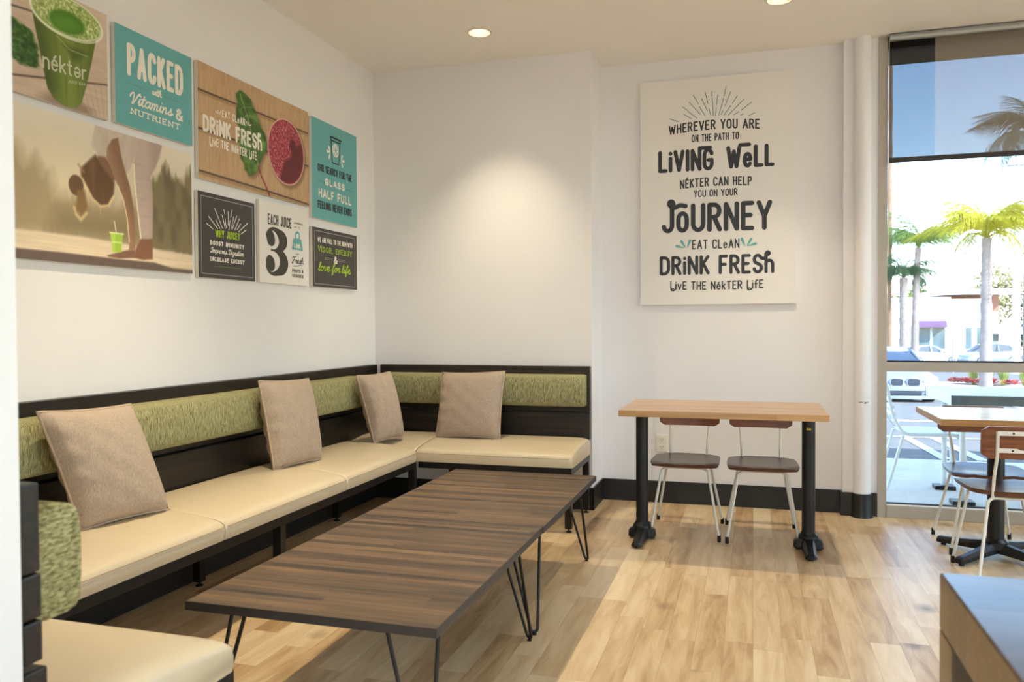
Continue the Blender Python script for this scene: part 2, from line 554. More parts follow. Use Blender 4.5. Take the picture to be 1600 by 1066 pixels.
LAMP_LABELS = {0: 'round recessed ceiling downlight above the corner bench', 1: 'recessed ceiling downlight cut off by the top of the photo, above the small table'}
def downlight(i, x, y):
    t = empty('downlight', (x, y, CE), LAMP_LABELS.get(i, 'recessed ceiling downlight out of view further back in the room'), 'ceiling light', 'recessed ceiling downlights')
    ring = MB()
    n = 32
    prof = [(0.064, 0.0), (0.064, -0.006), (0.074, -0.006), (0.078, -0.002), (0.078, 0.0)]
    vs, fs = [], []
    for r, h in prof:
        for k in range(n):
            a = 2 * PI * k / n
            vs.append((r * math.cos(a), r * math.sin(a), h))
    for j in range(len(prof)):
        jj = (j + 1) % len(prof)
        for k in range(n):
            fs.append((j * n + k, j * n + (k + 1) % n, jj * n + (k + 1) % n, jj * n + k))
    ring.add(vs, fs)
    build('trim_ring', ring, M['trim_white'], t, smooth=40)
    cone = MB()
    vs, fs = [], []
    prof = [(0.0635, -0.003), (0.06, 0.03), (0.052, 0.07), (0.042, 0.10), (0.0, 0.102)]
    for r, h in prof:
        for k in range(n):
            a = 2 * PI * k / n
            vs.append((r * math.cos(a), r * math.sin(a), h))
    for j in range(len(prof) - 1):
        for k in range(n):
            fs.append((j * n + k, j * n + (k + 1) % n, (j + 1) * n + (k + 1) % n, (j + 1) * n + k))
    cone.add(vs, fs)
    build('reflector', cone, M['reflector'], t, smooth=60)
    build('bulb', MB().lathe((0, 0, 0), [(0.018, 0.05), (0.03, 0.06), (0.034, 0.085), (0.03, 0.098)], 20), M['bulb'], t, smooth=50)
    ld = bpy.data.lights.new('lamp', 'SPOT')
    ld.energy = LAMP_W * (0.35 if y > 4 else 0.78 if x < 0 else 0.68)
    ld.color = LAMP_COL if (x < 0 or y > 4) else (0.80, 0.92, 1.0)
    ld.spot_size = math.radians(86 if y > 4 else 86)
    ld.spot_blend = 1.0
    ld.shadow_soft_size = 0.03
    lo = bpy.data.objects.new('lamp_light', ld)
    COL.objects.link(lo)
    lo.parent = t
    lo.location = (0, 0, -0.012)
for i, (x, y) in enumerate(LAMPS):
    downlight(i, x, y)

# added flat light panels that brighten the room from out of view
m, nt, b = new_mat('fill_diffuser')
nz = nd(nt, 'ShaderNodeTexNoise', Scale=3.0)
nt.links.new(ramp(nt, nz.outputs['Fac'], [(0, (.7, .88, 1, 1)), (1, (.74, .9, 1, 1))]), b.inputs['Emission Color'])
b.inputs['Emission Strength'].default_value = 2.0
M['panel'] = m
for x, y in ((3.8, 4.2), (5.6, 4.2), (-0.3, -1.0), (-0.3, -2.4), (-0.3, -3.4)):
    t = empty('fill_panel', (x, y, CE), 'flat ceiling light panel out of view further back in the room', 'ceiling light', 'flat light panels over the rear of the room')
    build('frame', MB().box((-0.62, -0.32, -0.02), (-0.6, 0.32, 0)).box((0.6, -0.32, -0.02), (0.62, 0.32, 0)).box((-0.6, -0.32, -0.02), (0.6, -0.3, 0)).box((-0.6, 0.3, -0.02), (0.6, 0.32, 0)), M['trim_white'], t)
    build('diffuser', MB().box((-0.6, -0.3, -0.012), (0.6, 0.3, -0.004)), M['panel'], t)
    ld = bpy.data.lights.new('fill_panel_lamp', 'AREA')
    ld.shape = 'RECTANGLE'
    ld.size, ld.size_y = 1.2, 0.6
    ld.energy = FILL_PANEL_W
    ld.color = FILL_PANEL_COL
    lo = bpy.data.objects.new('fill_panel_light', ld)
    COL.objects.link(lo)
    lo.parent = t
    lo.location = (0, 0, -0.016)

# ------------------------------------------------------------------ storefront window
win = empty('window_1', (0.735, 5.40, 0), kind='structure')
W0, W1 = 0.735, 6.9
fo = (0.735, 5.40, 0)
build('jamb', MB().box((W0, 5.39, 0), (W0 + 0.052, 5.47, CE)), M['alu'], win, fo, bevel=0.002)
build('jamb', MB().box((W1 - 0.05, 5.39, 0), (W1, 5.47, CE)), M['alu'], win, fo, bevel=0.002)
build('sill', MB().box((W0 + 0.052, 5.385, 0), (W1 - 0.05, 5.47, 0.075)), M['alu'], win, fo, bevel=0.003)
build('gasket', MB().box((W0 + 0.052, 5.425, 0.075), (W1 - 0.05, 5.445, 0.086)), M['slot'], win, fo)
build('gasket', MB().box((W0 + 0.052, 5.425, 0.958), (W1 - 0.05, 5.445, 0.968)), M['slot'], win, fo)
build('glazing_bead', MB().box((W0 + 0.052, 5.388, 0.0755), (W1 - 0.05, 5.424, 0.079)), M['plate'], win, fo)
build('head', MB().box((W0 + 0.052, 5.40, 2.875), (W1 - 0.05, 5.47, CE)), M['dark_alu'], win, fo, bevel=0.002)
build('transom', MB().box((W0 + 0.052, 5.395, 0.902), (W1 - 0.05, 5.465, 0.958)), M['alu'], win, fo, bevel=0.002)
for xm in (2.45, 4.1, 5.6):
    build('mullion', MB().box((xm, 5.395, 0.075), (xm + 0.05, 5.47, 2.875)), M['alu'], win, fo, bevel=0.002)
m = bpy.data.materials.new('window_glass')
m.use_nodes = True
nt = m.node_tree
nt.nodes.remove(nt.nodes['Principled BSDF'])
out = nt.nodes['Material Output']
tr = nd(nt, 'ShaderNodeBsdfTransparent', Color=(0.95, 0.97, 0.97, 1))
gl = nd(nt, 'ShaderNodeBsdfGlossy', Roughness=0.02)
fr = nd(nt, 'ShaderNodeFresnel', IOR=1.35)
mx = nt.nodes.new('ShaderNodeMixShader')
nt.links.new(fr.outputs[0], mx.inputs[0])
nt.links.new(tr.outputs[0], mx.inputs[1])
nt.links.new(gl.outputs[0], mx.inputs[2])
nt.links.new(mx.outputs[0], out.inputs['Surface'])
M['glass'] = m
xs = [W0 + 0.052, 2.45, 4.1, 5.6, W1 - 0.05]
for a, bq in zip(xs[:-1], xs[1:]):
    for z0, z1 in ((0.075, 0.902), (0.958, 2.875)):
        build('pane', MB().box((a, 5.432, z0), (bq, 5.438, z1)), M['glass'], win, fo)

win_added = empty('added_window', (XR, 1.8, 0), kind='structure')  # added glazing, put in to bring side daylight into the room
for y in (-3.9, -2.2, -0.5, 1.2, 2.9, 4.55):
    build('mullion', MB().box((XR + 0.03, y, 0.1), (XR + 0.11, y + 0.05, 2.7)), M['alu'], win_added, (XR, 1.8, 0))
for y in (-3.85, -2.15, -0.45, 1.25, 2.95):
    build('pane', MB().box((XR + 0.07, y, 0.1), (XR + 0.076, y + (1.65 if y < 2.9 else 1.6), 2.7)), M['glass'], win_added, (XR, 1.8, 0))

# roller shade
def shade_fabric(name, trans, rgb):
    m = bpy.data.materials.new(name)
    m.use_nodes = True
    nt = m.node_tree
    nt.nodes.remove(nt.nodes['Principled BSDF'])
    out = nt.nodes['Material Output']
    tr = nd(nt, 'ShaderNodeBsdfTransparent', Color=(1, 1, 1, 1))
    df = nd(nt, 'ShaderNodeBsdfDiffuse', Color=lin(rgb))
    mx = nt.nodes.new('ShaderNodeMixShader')
    wv = nd(nt, 'ShaderNodeTexNoise', Scale=1.0, Detail=2.0)
    nt.links.new(coords(nt, (260, 260, 30)), wv.inputs['Vector'])
    wv2 = nd(nt, 'ShaderNodeTexNoise', Scale=1.0, Detail=2.0)
    nt.links.new(coords(nt, (30, 30, 260)), wv2.inputs['Vector'])
    f = mathn(nt, 'ADD', mathn(nt, 'MULTIPLY', mathn(nt, 'ADD', wv.outputs['Fac'], wv2.outputs['Fac']), trans * 0.06), trans * 0.94)
    nt.links.new(f, mx.inputs[0])
    nt.links.new(df.outputs[0], mx.inputs[1])
    nt.links.new(tr.outputs[0], mx.inputs[2])
    nt.links.new(mx.outputs[0], out.inputs['Surface'])
    return m
SHADE_T = 0.37
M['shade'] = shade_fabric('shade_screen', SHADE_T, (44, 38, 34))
M['shade_painted_lit'] = shade_fabric('shade_screen_painted_lit', SHADE_T * 0.97, (150, 136, 122))  # same screen as the left part, light falling on it painted lighter
rs = empty('roller_shade', (0.79, 5.36, 2.95), 'dark see-through roller shade half drawn over the storefront window', 'window shade')
so = (0.79, 5.36, 2.95)
build('roller_tube', MB().lathe((0.79, 5.355, 2.925), [(0.022, 0), (0.022, 6.0)], 20, axis='x'), M['alu_light'], rs, so, smooth=40)
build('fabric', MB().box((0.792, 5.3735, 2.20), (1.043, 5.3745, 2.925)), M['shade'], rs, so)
build('fabric', MB().box((1.043, 5.3735, 2.20), (6.78, 5.3745, 2.925)), M['shade_painted_lit'], rs, so)
build('bottom_bar', MB().box((0.792, 5.367, 2.175), (6.78, 5.381, 2.205)), M['dark_alu'], rs, so, bevel=0.003)
build('pull_chain', MB().tube([(0.789, 5.36, 2.91), (0.788, 5.362, 1.6)], 0.0015, 5), M['plate'], rs, so)

# wall outlet
ot = empty('wall_outlet', (-0.588, 5.45, 0.40), 'white duplex power outlet low on the wall behind the small table', 'outlet')
oo = (-0.588, 5.45, 0.40)
build('cover_plate', MB().box((-0.624, 5.444, 0.342), (-0.552, 5.45, 0.458)), M['plate'], ot, oo, bevel=0.002)
for dz in (-0.026, 0.026):
    s = build('socket', MB().prism([(-0.588 + x, z) for x, z in rrect(0.034, 0.036, 0.012)], 0, 0.003), M['plate'], None)
    me = s.data
    for v in me.vertices:
        v.co = (v.co.x + 0.588, -0.006 - v.co.z, v.co.y + dz)
    s.parent = ot
    sl = MB()
    for dx in (-0.007, 0.007):
        sl.box((dx - 0.0012, -0.0097, dz - 0.004), (dx + 0.0012, -0.0088, dz + 0.008))
    sl.box((-0.002, -0.0097, dz - 0.013), (0.002, -0.0088, dz - 0.009))
    so_ = build('slot', sl, M['slot'], s)
# ------------------------------------------------------------------ upholstered benches
def seat_profile(depth, front_z=0.448, back_z=0.486, bot=0.373):
    """cross-section (d from the front edge going back, z)"""
    return [(0.006, bot), (0.0, bot + 0.02), (0.0, front_z - 0.03), (0.006, front_z - 0.012), (0.02, front_z - 0.002), (0.05, front_z + 0.006),
            (0.14, front_z + 0.02), (0.28, back_z - 0.004), (depth - 0.06, back_z), (depth - 0.015, back_z - 0.01), (depth, back_z - 0.03), (depth, bot)]

def seat_mesh(to_world, l0, l1, depth, round0=True, round1=True):
    """seat swept along l; rounded ends shrink and drop towards the end"""
    pr = seat_profile(depth)
    rings = []
    def ring(l, k):
        out = []
        for d, z in pr:
            dd = d + (0.012 * (1 - k) if d < depth / 2 else -0.002 * (1 - k))
            zz = 0.373 + (z - 0.373) * (0.80 + 0.20 * k)
            out.append(to_world(l, dd, zz))
        return out
    L = l1 - l0
    st = []
    for l, k in ((0, 0.0 if round0 else 0.72), (0.006, 0.45 if round0 else 0.92), (0.02, 0.75 if round0 else 0.98), (0.05, 0.93 if round0 else 1.0), (0.10, 1.0)):
        st.append((l0 + l, k))
    st.append(((l0 + l1) / 2, 1.0))
    for l, k in ((0.10, 1.0), (0.05, 0.93 if round1 else 1.0), (0.02, 0.75 if round1 else 0.98), (0.006, 0.45 if round1 else 0.92), (0, 0.0 if round1 else 0.72)):
        st.append((l1 - l, k))
    for l, k in st:
        rings.append(ring(l, k))
    return MB().loft(rings)

def stitch(to_world, l0, l1, d=-0.001, z=0.425):
    n = 12
    return MB().tube([to_world(l0 + (l1 - l0) * i / n, d, z) for i in range(n + 1)], 0.0016, 5)

def bolster_mesh(to_world, l0, l1, z0=0.678, z1=0.882, thick=0.105):
    """padded roll fixed on the back boards: d measured from the board's face outwards"""
    pr = [(0.0, z0 + 0.003), (0.03, z0), (0.075, z0 + 0.001), (0.095, z0 + 0.006), (thick + 0.001, z0 + 0.020), (thick + 0.005, z0 + 0.07), (thick + 0.005, z0 + 0.13), (thick + 0.001, z1 - 0.022),
          (0.093, z1 - 0.007), (0.07, z1 - 0.001), (0.02, z1), (0.0, z1 - 0.003)]
    zc = (z0 + z1) / 2
    rings = []
    L = l1 - l0
    for l, k in ((0, .90), (0.004, .95), (0.012, .985), (0.03, 1), (L / 2, 1), (L - 0.03, 1), (L - 0.012, .985), (L - 0.004, .95), (L, .90)):
        rings.append([to_world(l0 + l, d * k, zc + (z - zc) * (0.5 + 0.5 * k)) for d, z in pr])
    return MB().loft(rings)

def bench(name, label, origin, W, run, boards, bolsters, seats, rail, legs, board_mat, depth, weave=None, seat_ends=(True, True)):
    """W(l, d, z): l along the bench, d outwards from the wall (0 = wall), z up"""
    t = empty(name, origin, label, 'bench')
    o3 = origin
    l0, l1 = run
    def bx(mb, la, lb, da, db, za, zb):
        p, q = W(la, da, za), W(lb, db, zb)
        lo = tuple(min(a, b) for a, b in zip(p, q))
        hi = tuple(max(a, b) for a, b in zip(p, q))
        return mb.box(lo, hi)
    for za, zb, la, lb, dt in boards:
        build('back_board', bx(MB(), la, lb, 0.002, dt, za, zb), board_mat, t, o3, bevel=0.004)
    for la, lb in bolsters:
        build('bolster', bolster_mesh(lambda l, d, z: W(l, d + 0.048, z), la, lb), weave or M['olive'], t, o3, smooth=60)
    front = depth
    ws = lambda l, d, z: W(l, front - d, z)
    for i, (la, lb, r0, r1) in enumerate(seats):
        s = build('seat_cushion', seat_mesh(ws, la, lb, depth - 0.055, r0, r1), M['vinyl'], t, o3, smooth=50)
        build('seam', stitch(ws, la + 0.012, lb - 0.012), M['vinyl_seam'], s, smooth=60).data.transform(Matrix.Translation(Vector(o3) * -1))
    fr = MB()
    ra, rb = rail
    bx(fr, ra, rb, depth - 0.04, depth - 0.004, 0.335, 0.373)
    bx(fr, ra, rb, 0.055, 0.09, 0.335, 0.373)
    bx(fr, ra, ra + 0.036, 0.09, depth - 0.04, 0.335, 0.373)
    bx(fr, rb - 0.036, rb, 0.09, depth - 0.04, 0.335, 0.373)
    build('frame', fr, M['steel'], t, o3, bevel=0.002)
    for l, d in legs:
        lg = build('leg', bx(MB(), l - 0.02, l + 0.02, d - 0.02, d + 0.02, 0.022, 0.335), M['steel'], t, o3, bevel=0.002)
        p = W(l, d, 0)
        f = build('levelling_foot', MB().lathe((p[0], p[1], 0), [(0.017, 0.0), (0.017, 0.006), (0.006, 0.008), (0.006, 0.024)], 14), M['rubber'], lg, smooth=40)
        f.data.transform(Matrix.Translation(Vector(o3) * -1))
    return t

# left run along the left wall (l = y, d = from the wall in +x)
Wl = lambda l, d, z: (XL + 0.002 + d, l, z)
Wb = lambda l, d, z: (l, YB - 0.002 - d, z)
Wn = lambda l, d, z: (l, 1.042 + d, z)
DB = 0.575
bench('corner_bench', 'long cream-seated bench along the left wall under the row of signs', (XL + 0.3, 3.05, 0), Wl, (1.66, 4.50),
      [(0.640, 0.932, 1.10, 5.03, 0.048), (0.462, 0.634, 1.10, 5.03, 0.064)],
      [(1.20, 2.42), (2.43, 3.66), (3.67, 4.62)],
      [(1.665, 2.64, False, False), (2.644, 3.61, False, False), (3.614, 4.490, False, False)],
      (1.67, 4.485), [(3.04, DB - 0.022), (4.468, DB - 0.022), (1.75, DB - 0.022), (3.12, 0.075), (4.40, 0.075), (1.75, 0.075)], M['bench_board'], DB)
bench('corner_bench', 'short cream-seated bench against the back wall, its right end open', (-1.75, YB - 0.3, 0), Wb, (XL, -0.995),
      [(0.640, 0.932, XL + 0.06, -1.0, 0.048), (0.462, 0.634, XL + 0.06, -1.0, 0.060)],
      [(-2.40, -1.02)],
      [(XL + 0.06, -1.97, False, False), (-1.966, -0.995, False, True)],
      (-1.95, -0.998), [(-1.02, DB + 0.005), (-1.02, 0.075), (-1.93, 0.075)], M['bench_board_x'], DB + 0.03)
bench('corner_bench', 'cream-seated bench end at lower left beside the white wall edge, partly out of the photo', (-1.85, 1.35, 0), Wn, (XL, -1.17),
      [(0.782, 0.935, XL + 0.06, -1.172, 0.038), (0.702, 0.778, XL + 0.06, -1.174, 0.042), (0.628, 0.698, XL + 0.06, -1.171, 0.040), (0.462, 0.616, XL + 0.06, -1.168, 0.046)],
      [(-2.40, -1.195)],
      [(XL + 0.06, -1.92, False, False), (-1.916, -1.195, False, True)],
      (-1.95, -1.20), [(-1.22, DB + 0.01), (-1.22, 0.075), (-1.93, 0.075)], M['bench_board_x'], DB + 0.035, weave=M['olive_weave'])

# ------------------------------------------------------------------ throw pillows
def pillow(label, tl, tr, br, bl, puff=0.075):
    TL, TR, BR, BL = (Vector(p) for p in (tl, tr, br, bl))
    c = (TL + TR + BR + BL) / 4
    nrm = (TR - BL).cross(TL - BR).normalized()
    n = 22
    def P(u, v, s):
        # u, v in 0..1 ; edges pinched inwards between the corners
        eu, ev = 4 * u * (1 - u), 4 * v * (1 - v)
        uu = u + (0.5 - u) * 0.04 * ev
        vv = v + (0.5 - v) * 0.04 * eu
        base = (BL * (1 - uu) + BR * uu) * (1 - vv) + (TL * (1 - uu) + TR * uu) * vv
        h = (max(0, eu) ** 0.36) * (max(0, ev) ** 0.36)
        wr = 0.005 * math.sin(23 * u + 7 * v) * math.sin(17 * v - 5 * u) * (1 - abs(2 * u - 1)) + 0.008 * math.sin(31 * v + 9 * u) * max(0, 0.25 - u) * 4 * ev
        return base + nrm * (s * (h * puff + wr))
    t = empty('throw_pillow', BL * 0.5 + BR * 0.5, label, 'pillow', 'beige throw pillows on the benches')
    o3 = tuple(t.location)
    mb = MB()
    for s in (1, -1):
        vs = [P(i / n, j / n, s) for j in range(n + 1) for i in range(n + 1)]
        fs = [(j * (n + 1) + i, j * (n + 1) + i + 1, (j + 1) * (n + 1) + i + 1, (j + 1) * (n + 1) + i) for j in range(n) for i in range(n)]
        mb.add(vs, fs)
    o = build('cover', mb, M['pillow'], t, o3)
    bm = bmesh.new()
    bm.from_mesh(o.data)
    bmesh.ops.remove_doubles(bm, verts=bm.verts, dist=1e-5)
    bmesh.ops.recalc_face_normals(bm, faces=bm.faces)
    for f in bm.faces:
        f.smooth = True
    bm.to_mesh(o.data)
    bm.free()
    per = [P(i / n, 0, 0) for i in range(n)] + [P(1, i / n, 0) for i in range(n)] + [P(1 - i / n, 1, 0) for i in range(n)] + [P(0, 1 - i / n, 0) for i in range(n)]
    build('piping', MB().tube(per, 0.005, 6, closed=True), M['piping'], t, o3, smooth=60)
    return t

PX = -2.285
pillow('nearest beige throw pillow, on the left-wall bench close to the white wall edge', (-2.315, 2.13, 0.915), (-2.315, 2.555, 0.90), (-2.20, 2.625, 0.483), (-2.27, 2.26, 0.483))
pillow('second beige throw pillow, in the middle of the left-wall bench', (-2.315, 3.40, 0.932), (-2.315, 3.86, 0.914), (-2.225, 3.83, 0.483), (-2.285, 3.475, 0.483))
pillow('third beige throw pillow, set in the corner where two benches meet', (-2.33, 4.44, 0.893), (-2.23, 4.70, 0.905), (-2.135, 4.69, 0.488), (-2.225, 4.46, 0.483), puff=0.085)
pillow('beige throw pillow on the short back-wall bench, facing the room', (-1.945, 4.885, 0.890), (-1.515, 4.885, 0.905), (-1.525, 4.795, 0.485), (-1.955, 4.795, 0.485))

# ------------------------------------------------------------------ coffee tables on hairpin legs
def hairpin(corner, sx, sy):
    """corner of the top; legs lean from two points under the top to one foot near the corner"""
    x, y = corner
    a = (x + sx * 0.165, y + sy * 0.05, 0.405)
    b = (x + sx * 0.055, y + sy * 0.155, 0.405)
    fx, fy = x + sx * 0.042, y + sy * 0.025
    f1 = (fx + sx * 0.014, fy - sy * 0.004, 0.012)
    f2 = (fx - sx * 0.006, fy + sy * 0.014, 0.012)
    pts = rounded([a, f1, f2, b], 0.02, 5)
    mb = MB().tube(pts, 0.006, 8)
    # steel plate under the top
    mb.prism([(x + sx * p, y + sy * q) for p, q in ((0.03, 0.03), (0.19, 0.03), (0.19, 0.07), (0.075, 0.18), (0.03, 0.18))], 0.399, 0.405)
    return mb, (fx + sx * 0.004, fy + sy * 0.005)

def coffee_table(label, x0, x1, y0, y1):
    t = empty('coffee_table', ((x0 + x1) / 2, (y0 + y1) / 2, 0), label, 'coffee table', 'two coffee tables pushed end to end')
    o3 = tuple(t.location)
    build('tabletop', MB().box((x0 + 0.0012, y0 + 0.0012, 0.408), (x1 - 0.0012, y1 - 0.0012, 0.4302)), M['coffee_top'], t, o3, bevel=0.0008)
    e = MB()
    q = 0.0012
    e.box((x0, y0, 0.405), (x1, y0 + q, 0.430)).box((x0, y1 - q, 0.405), (x1, y1, 0.430))
    e.box((x0, y0 + q, 0.405), (x0 + q, y1 - q, 0.430)).box((x1 - q, y0 + q, 0.405), (x1, y1 - q, 0.430))
    e.box((x0 + q, y0 + q, 0.405), (x1 - q, y1 - q, 0.408))
    build('edge_band', e, M['edge_steel'], t, o3)
    for cx, sx in ((x0, 1), (x1, -1)):
        for cy, sy in ((y0, 1), (y1, -1)):
            mb, f = hairpin((cx, cy), sx, sy)
            lg = build('leg', mb, M['steel'], t, o3, smooth=60)
            ft = build('foot', MB().lathe((f[0], f[1], 0), [(0.009, 0), (0.009, 0.004), (0.005, 0.006), (0.005, 0.013)], 12), M['rubber'], lg, smooth=40)
            ft.data.transform(Matrix.Translation(Vector(o3) * -1))
    return t
coffee_table('dark plank coffee table with hairpin legs, the nearer of the two pushed together', -1.527, -0.768, 1.880, 2.9495)
coffee_table('dark plank coffee table with hairpin legs, the farther one by the back bench', -1.527, -0.7645, 2.9505, 4.022)

# ------------------------------------------------------------------ small oak table on two posts
def post_foot(cx, cy):
    """cast T foot: a long tapering bar along y with a short cross lug and a collar"""
    mb = MB()
    for s in (1, -1):
        rings = []
        for dy, w, h in ((0.0, 0.042, 0.075), (0.06, 0.036, 0.062), (0.12, 0.03, 0.048), (0.20, 0.026, 0.036), (0.235, 0.028, 0.034), (0.245, 0.02, 0.028)):
            rings.append([(cx - w, cy + s * dy, 0.012), (cx - w, cy + s * dy, h * 0.6), (cx - w * 0.55, cy + s * dy, h), (cx + w * 0.55, cy + s * dy, h), (cx + w, cy + s * dy, h * 0.6), (cx + w, cy + s * dy, 0.012)])
        mb.loft(rings)
        rings = []
        for dx, w, h in ((0.0, 0.045, 0.07), (0.045, 0.04, 0.06), (0.068, 0.034, 0.05), (0.074, 0.026, 0.042)):
            rings.append([(cx + s * dx, cy - w, 0.012), (cx + s * dx, cy - w, h * 0.6), (cx + s * dx, cy - w * 0.6, h), (cx + s * dx, cy + w * 0.6, h), (cx + s * dx, cy + w, h * 0.6), (cx + s * dx, cy + w, 0.012)])
        mb.loft(rings)
    mb.lathe((cx, cy, 0), [(0.052, 0.06), (0.05, 0.075), (0.04, 0.085), (0.036, 0.095)], 24)
    return mb

def glides(pts, parent, o3):
    for x, y in pts:
        g = build('glide', MB().lathe((x, y, 0), [(0.013, 0), (0.013, 0.008), (0.008, 0.013)], 12), M['rubber'], parent, smooth=40)
        g.data.transform(Matrix.Translation(Vector(o3) * -1))

tt = empty('dining_table', (-0.16, 4.51, 0), 'light oak two-post table standing in the recess under the framed motto', 'table')
o3 = tuple(tt.location)
build('tabletop', MB().box((-0.678, 4.19, 0.717), (0.358, 4.835, 0.750)), M['oak_top'], tt, o3, bevel=0.003)
for px_ in (-0.598, 0.281):
    ps = build('post', MB().lathe((px_, 4.52, 0), [(0.034, 0.09), (0.034, 0.705), (0.06, 0.706), (0.06, 0.717)], 28), M['black_iron'], tt, o3, smooth=40)
    bs = build('base_foot', post_foot(px_, 4.52), M['black_iron'], tt, o3, smooth=35)
    glides([(px_, 4.30), (px_, 4.74), (px_ - 0.055, 4.52), (px_ + 0.055, 4.52)], bs, o3)
    if px_ > 0:
        st = MB()
        r = 0.0346
        vs, fs = [], []
        angs = [math.radians(-112 + 40 * k / 6) for k in range(7)]
        for z in (0.638, 0.645):
            vs += [(px_ + r * math.cos(a), 4.52 + r * math.sin(a), z) for a in angs]
        fs = [(k, k + 1, 8 + k, 7 + k) for k in range(6)]
        st.add(vs, fs)
        for k in (1, 3, 5):
            a = angs[k]
            q = (px_ + r * math.cos(a), 4.52 + r * math.sin(a))
            st.box((q[0] - 0.0015, q[1] - 0.0006, 0.644), (q[0] + 0.0015, q[1] + 0.0004, 0.650))
        sk = build('sticker', st, M['yellow'], ps)
        sk.data.transform(Matrix.Translation(Vector(o3) * -1))
        sk['label'] = 'small yellow sticker'

# ------------------------------------------------------------------ square table by the window
rt = empty('dining_table', (1.185, 4.615, 0), 'oak cafe table on a black cross base beside the storefront window', 'table')
o3 = tuple(rt.location)
build('tabletop', MB().box((0.868, 4.298, 0.702), (1.502, 4.932, 0.735)), M['oak_top'], rt, o3, bevel=0.003)
build('post', MB().lathe((1.185, 4.615, 0), [(0.039, 0.06), (0.039, 0.69), (0.13, 0.692), (0.13, 0.702)], 28), M['black_iron'], rt, o3, smooth=40)
xb = MB()
gl_pts = []
for k in range(4):
    a = math.radians(45 + 90 * k)
    ca, sa = math.cos(a), math.sin(a)
    rings = []
    for r, w, h, lo_ in ((0.0, 0.036, 0.085, 0.03), (0.06, 0.032, 0.078, 0.03), (0.16, 0.026, 0.06, 0.022), (0.27, 0.023, 0.046, 0.014), (0.30, 0.026, 0.045, 0.014), (0.31, 0.018, 0.038, 0.014)):
        rg = []
        for q, z in ((-w, lo_), (-w, h * 0.7), (-w * 0.5, h), (w * 0.5, h), (w, h * 0.7), (w, lo_)):
            rg.append((1.185 + ca * r - sa * q, 4.615 + sa * r + ca * q, z))
        rings.append(rg)
    xb.loft(rings)
    gl_pts.append((1.185 + ca * 0.28, 4.615 + sa * 0.28))
xb.lathe((1.185, 4.615, 0), [(0.06, 0.05), (0.058, 0.085), (0.044, 0.10)], 24)
bs = build('cross_base', xb, M['black_iron'], rt, o3, smooth=35)
glides(gl_pts, bs, o3)

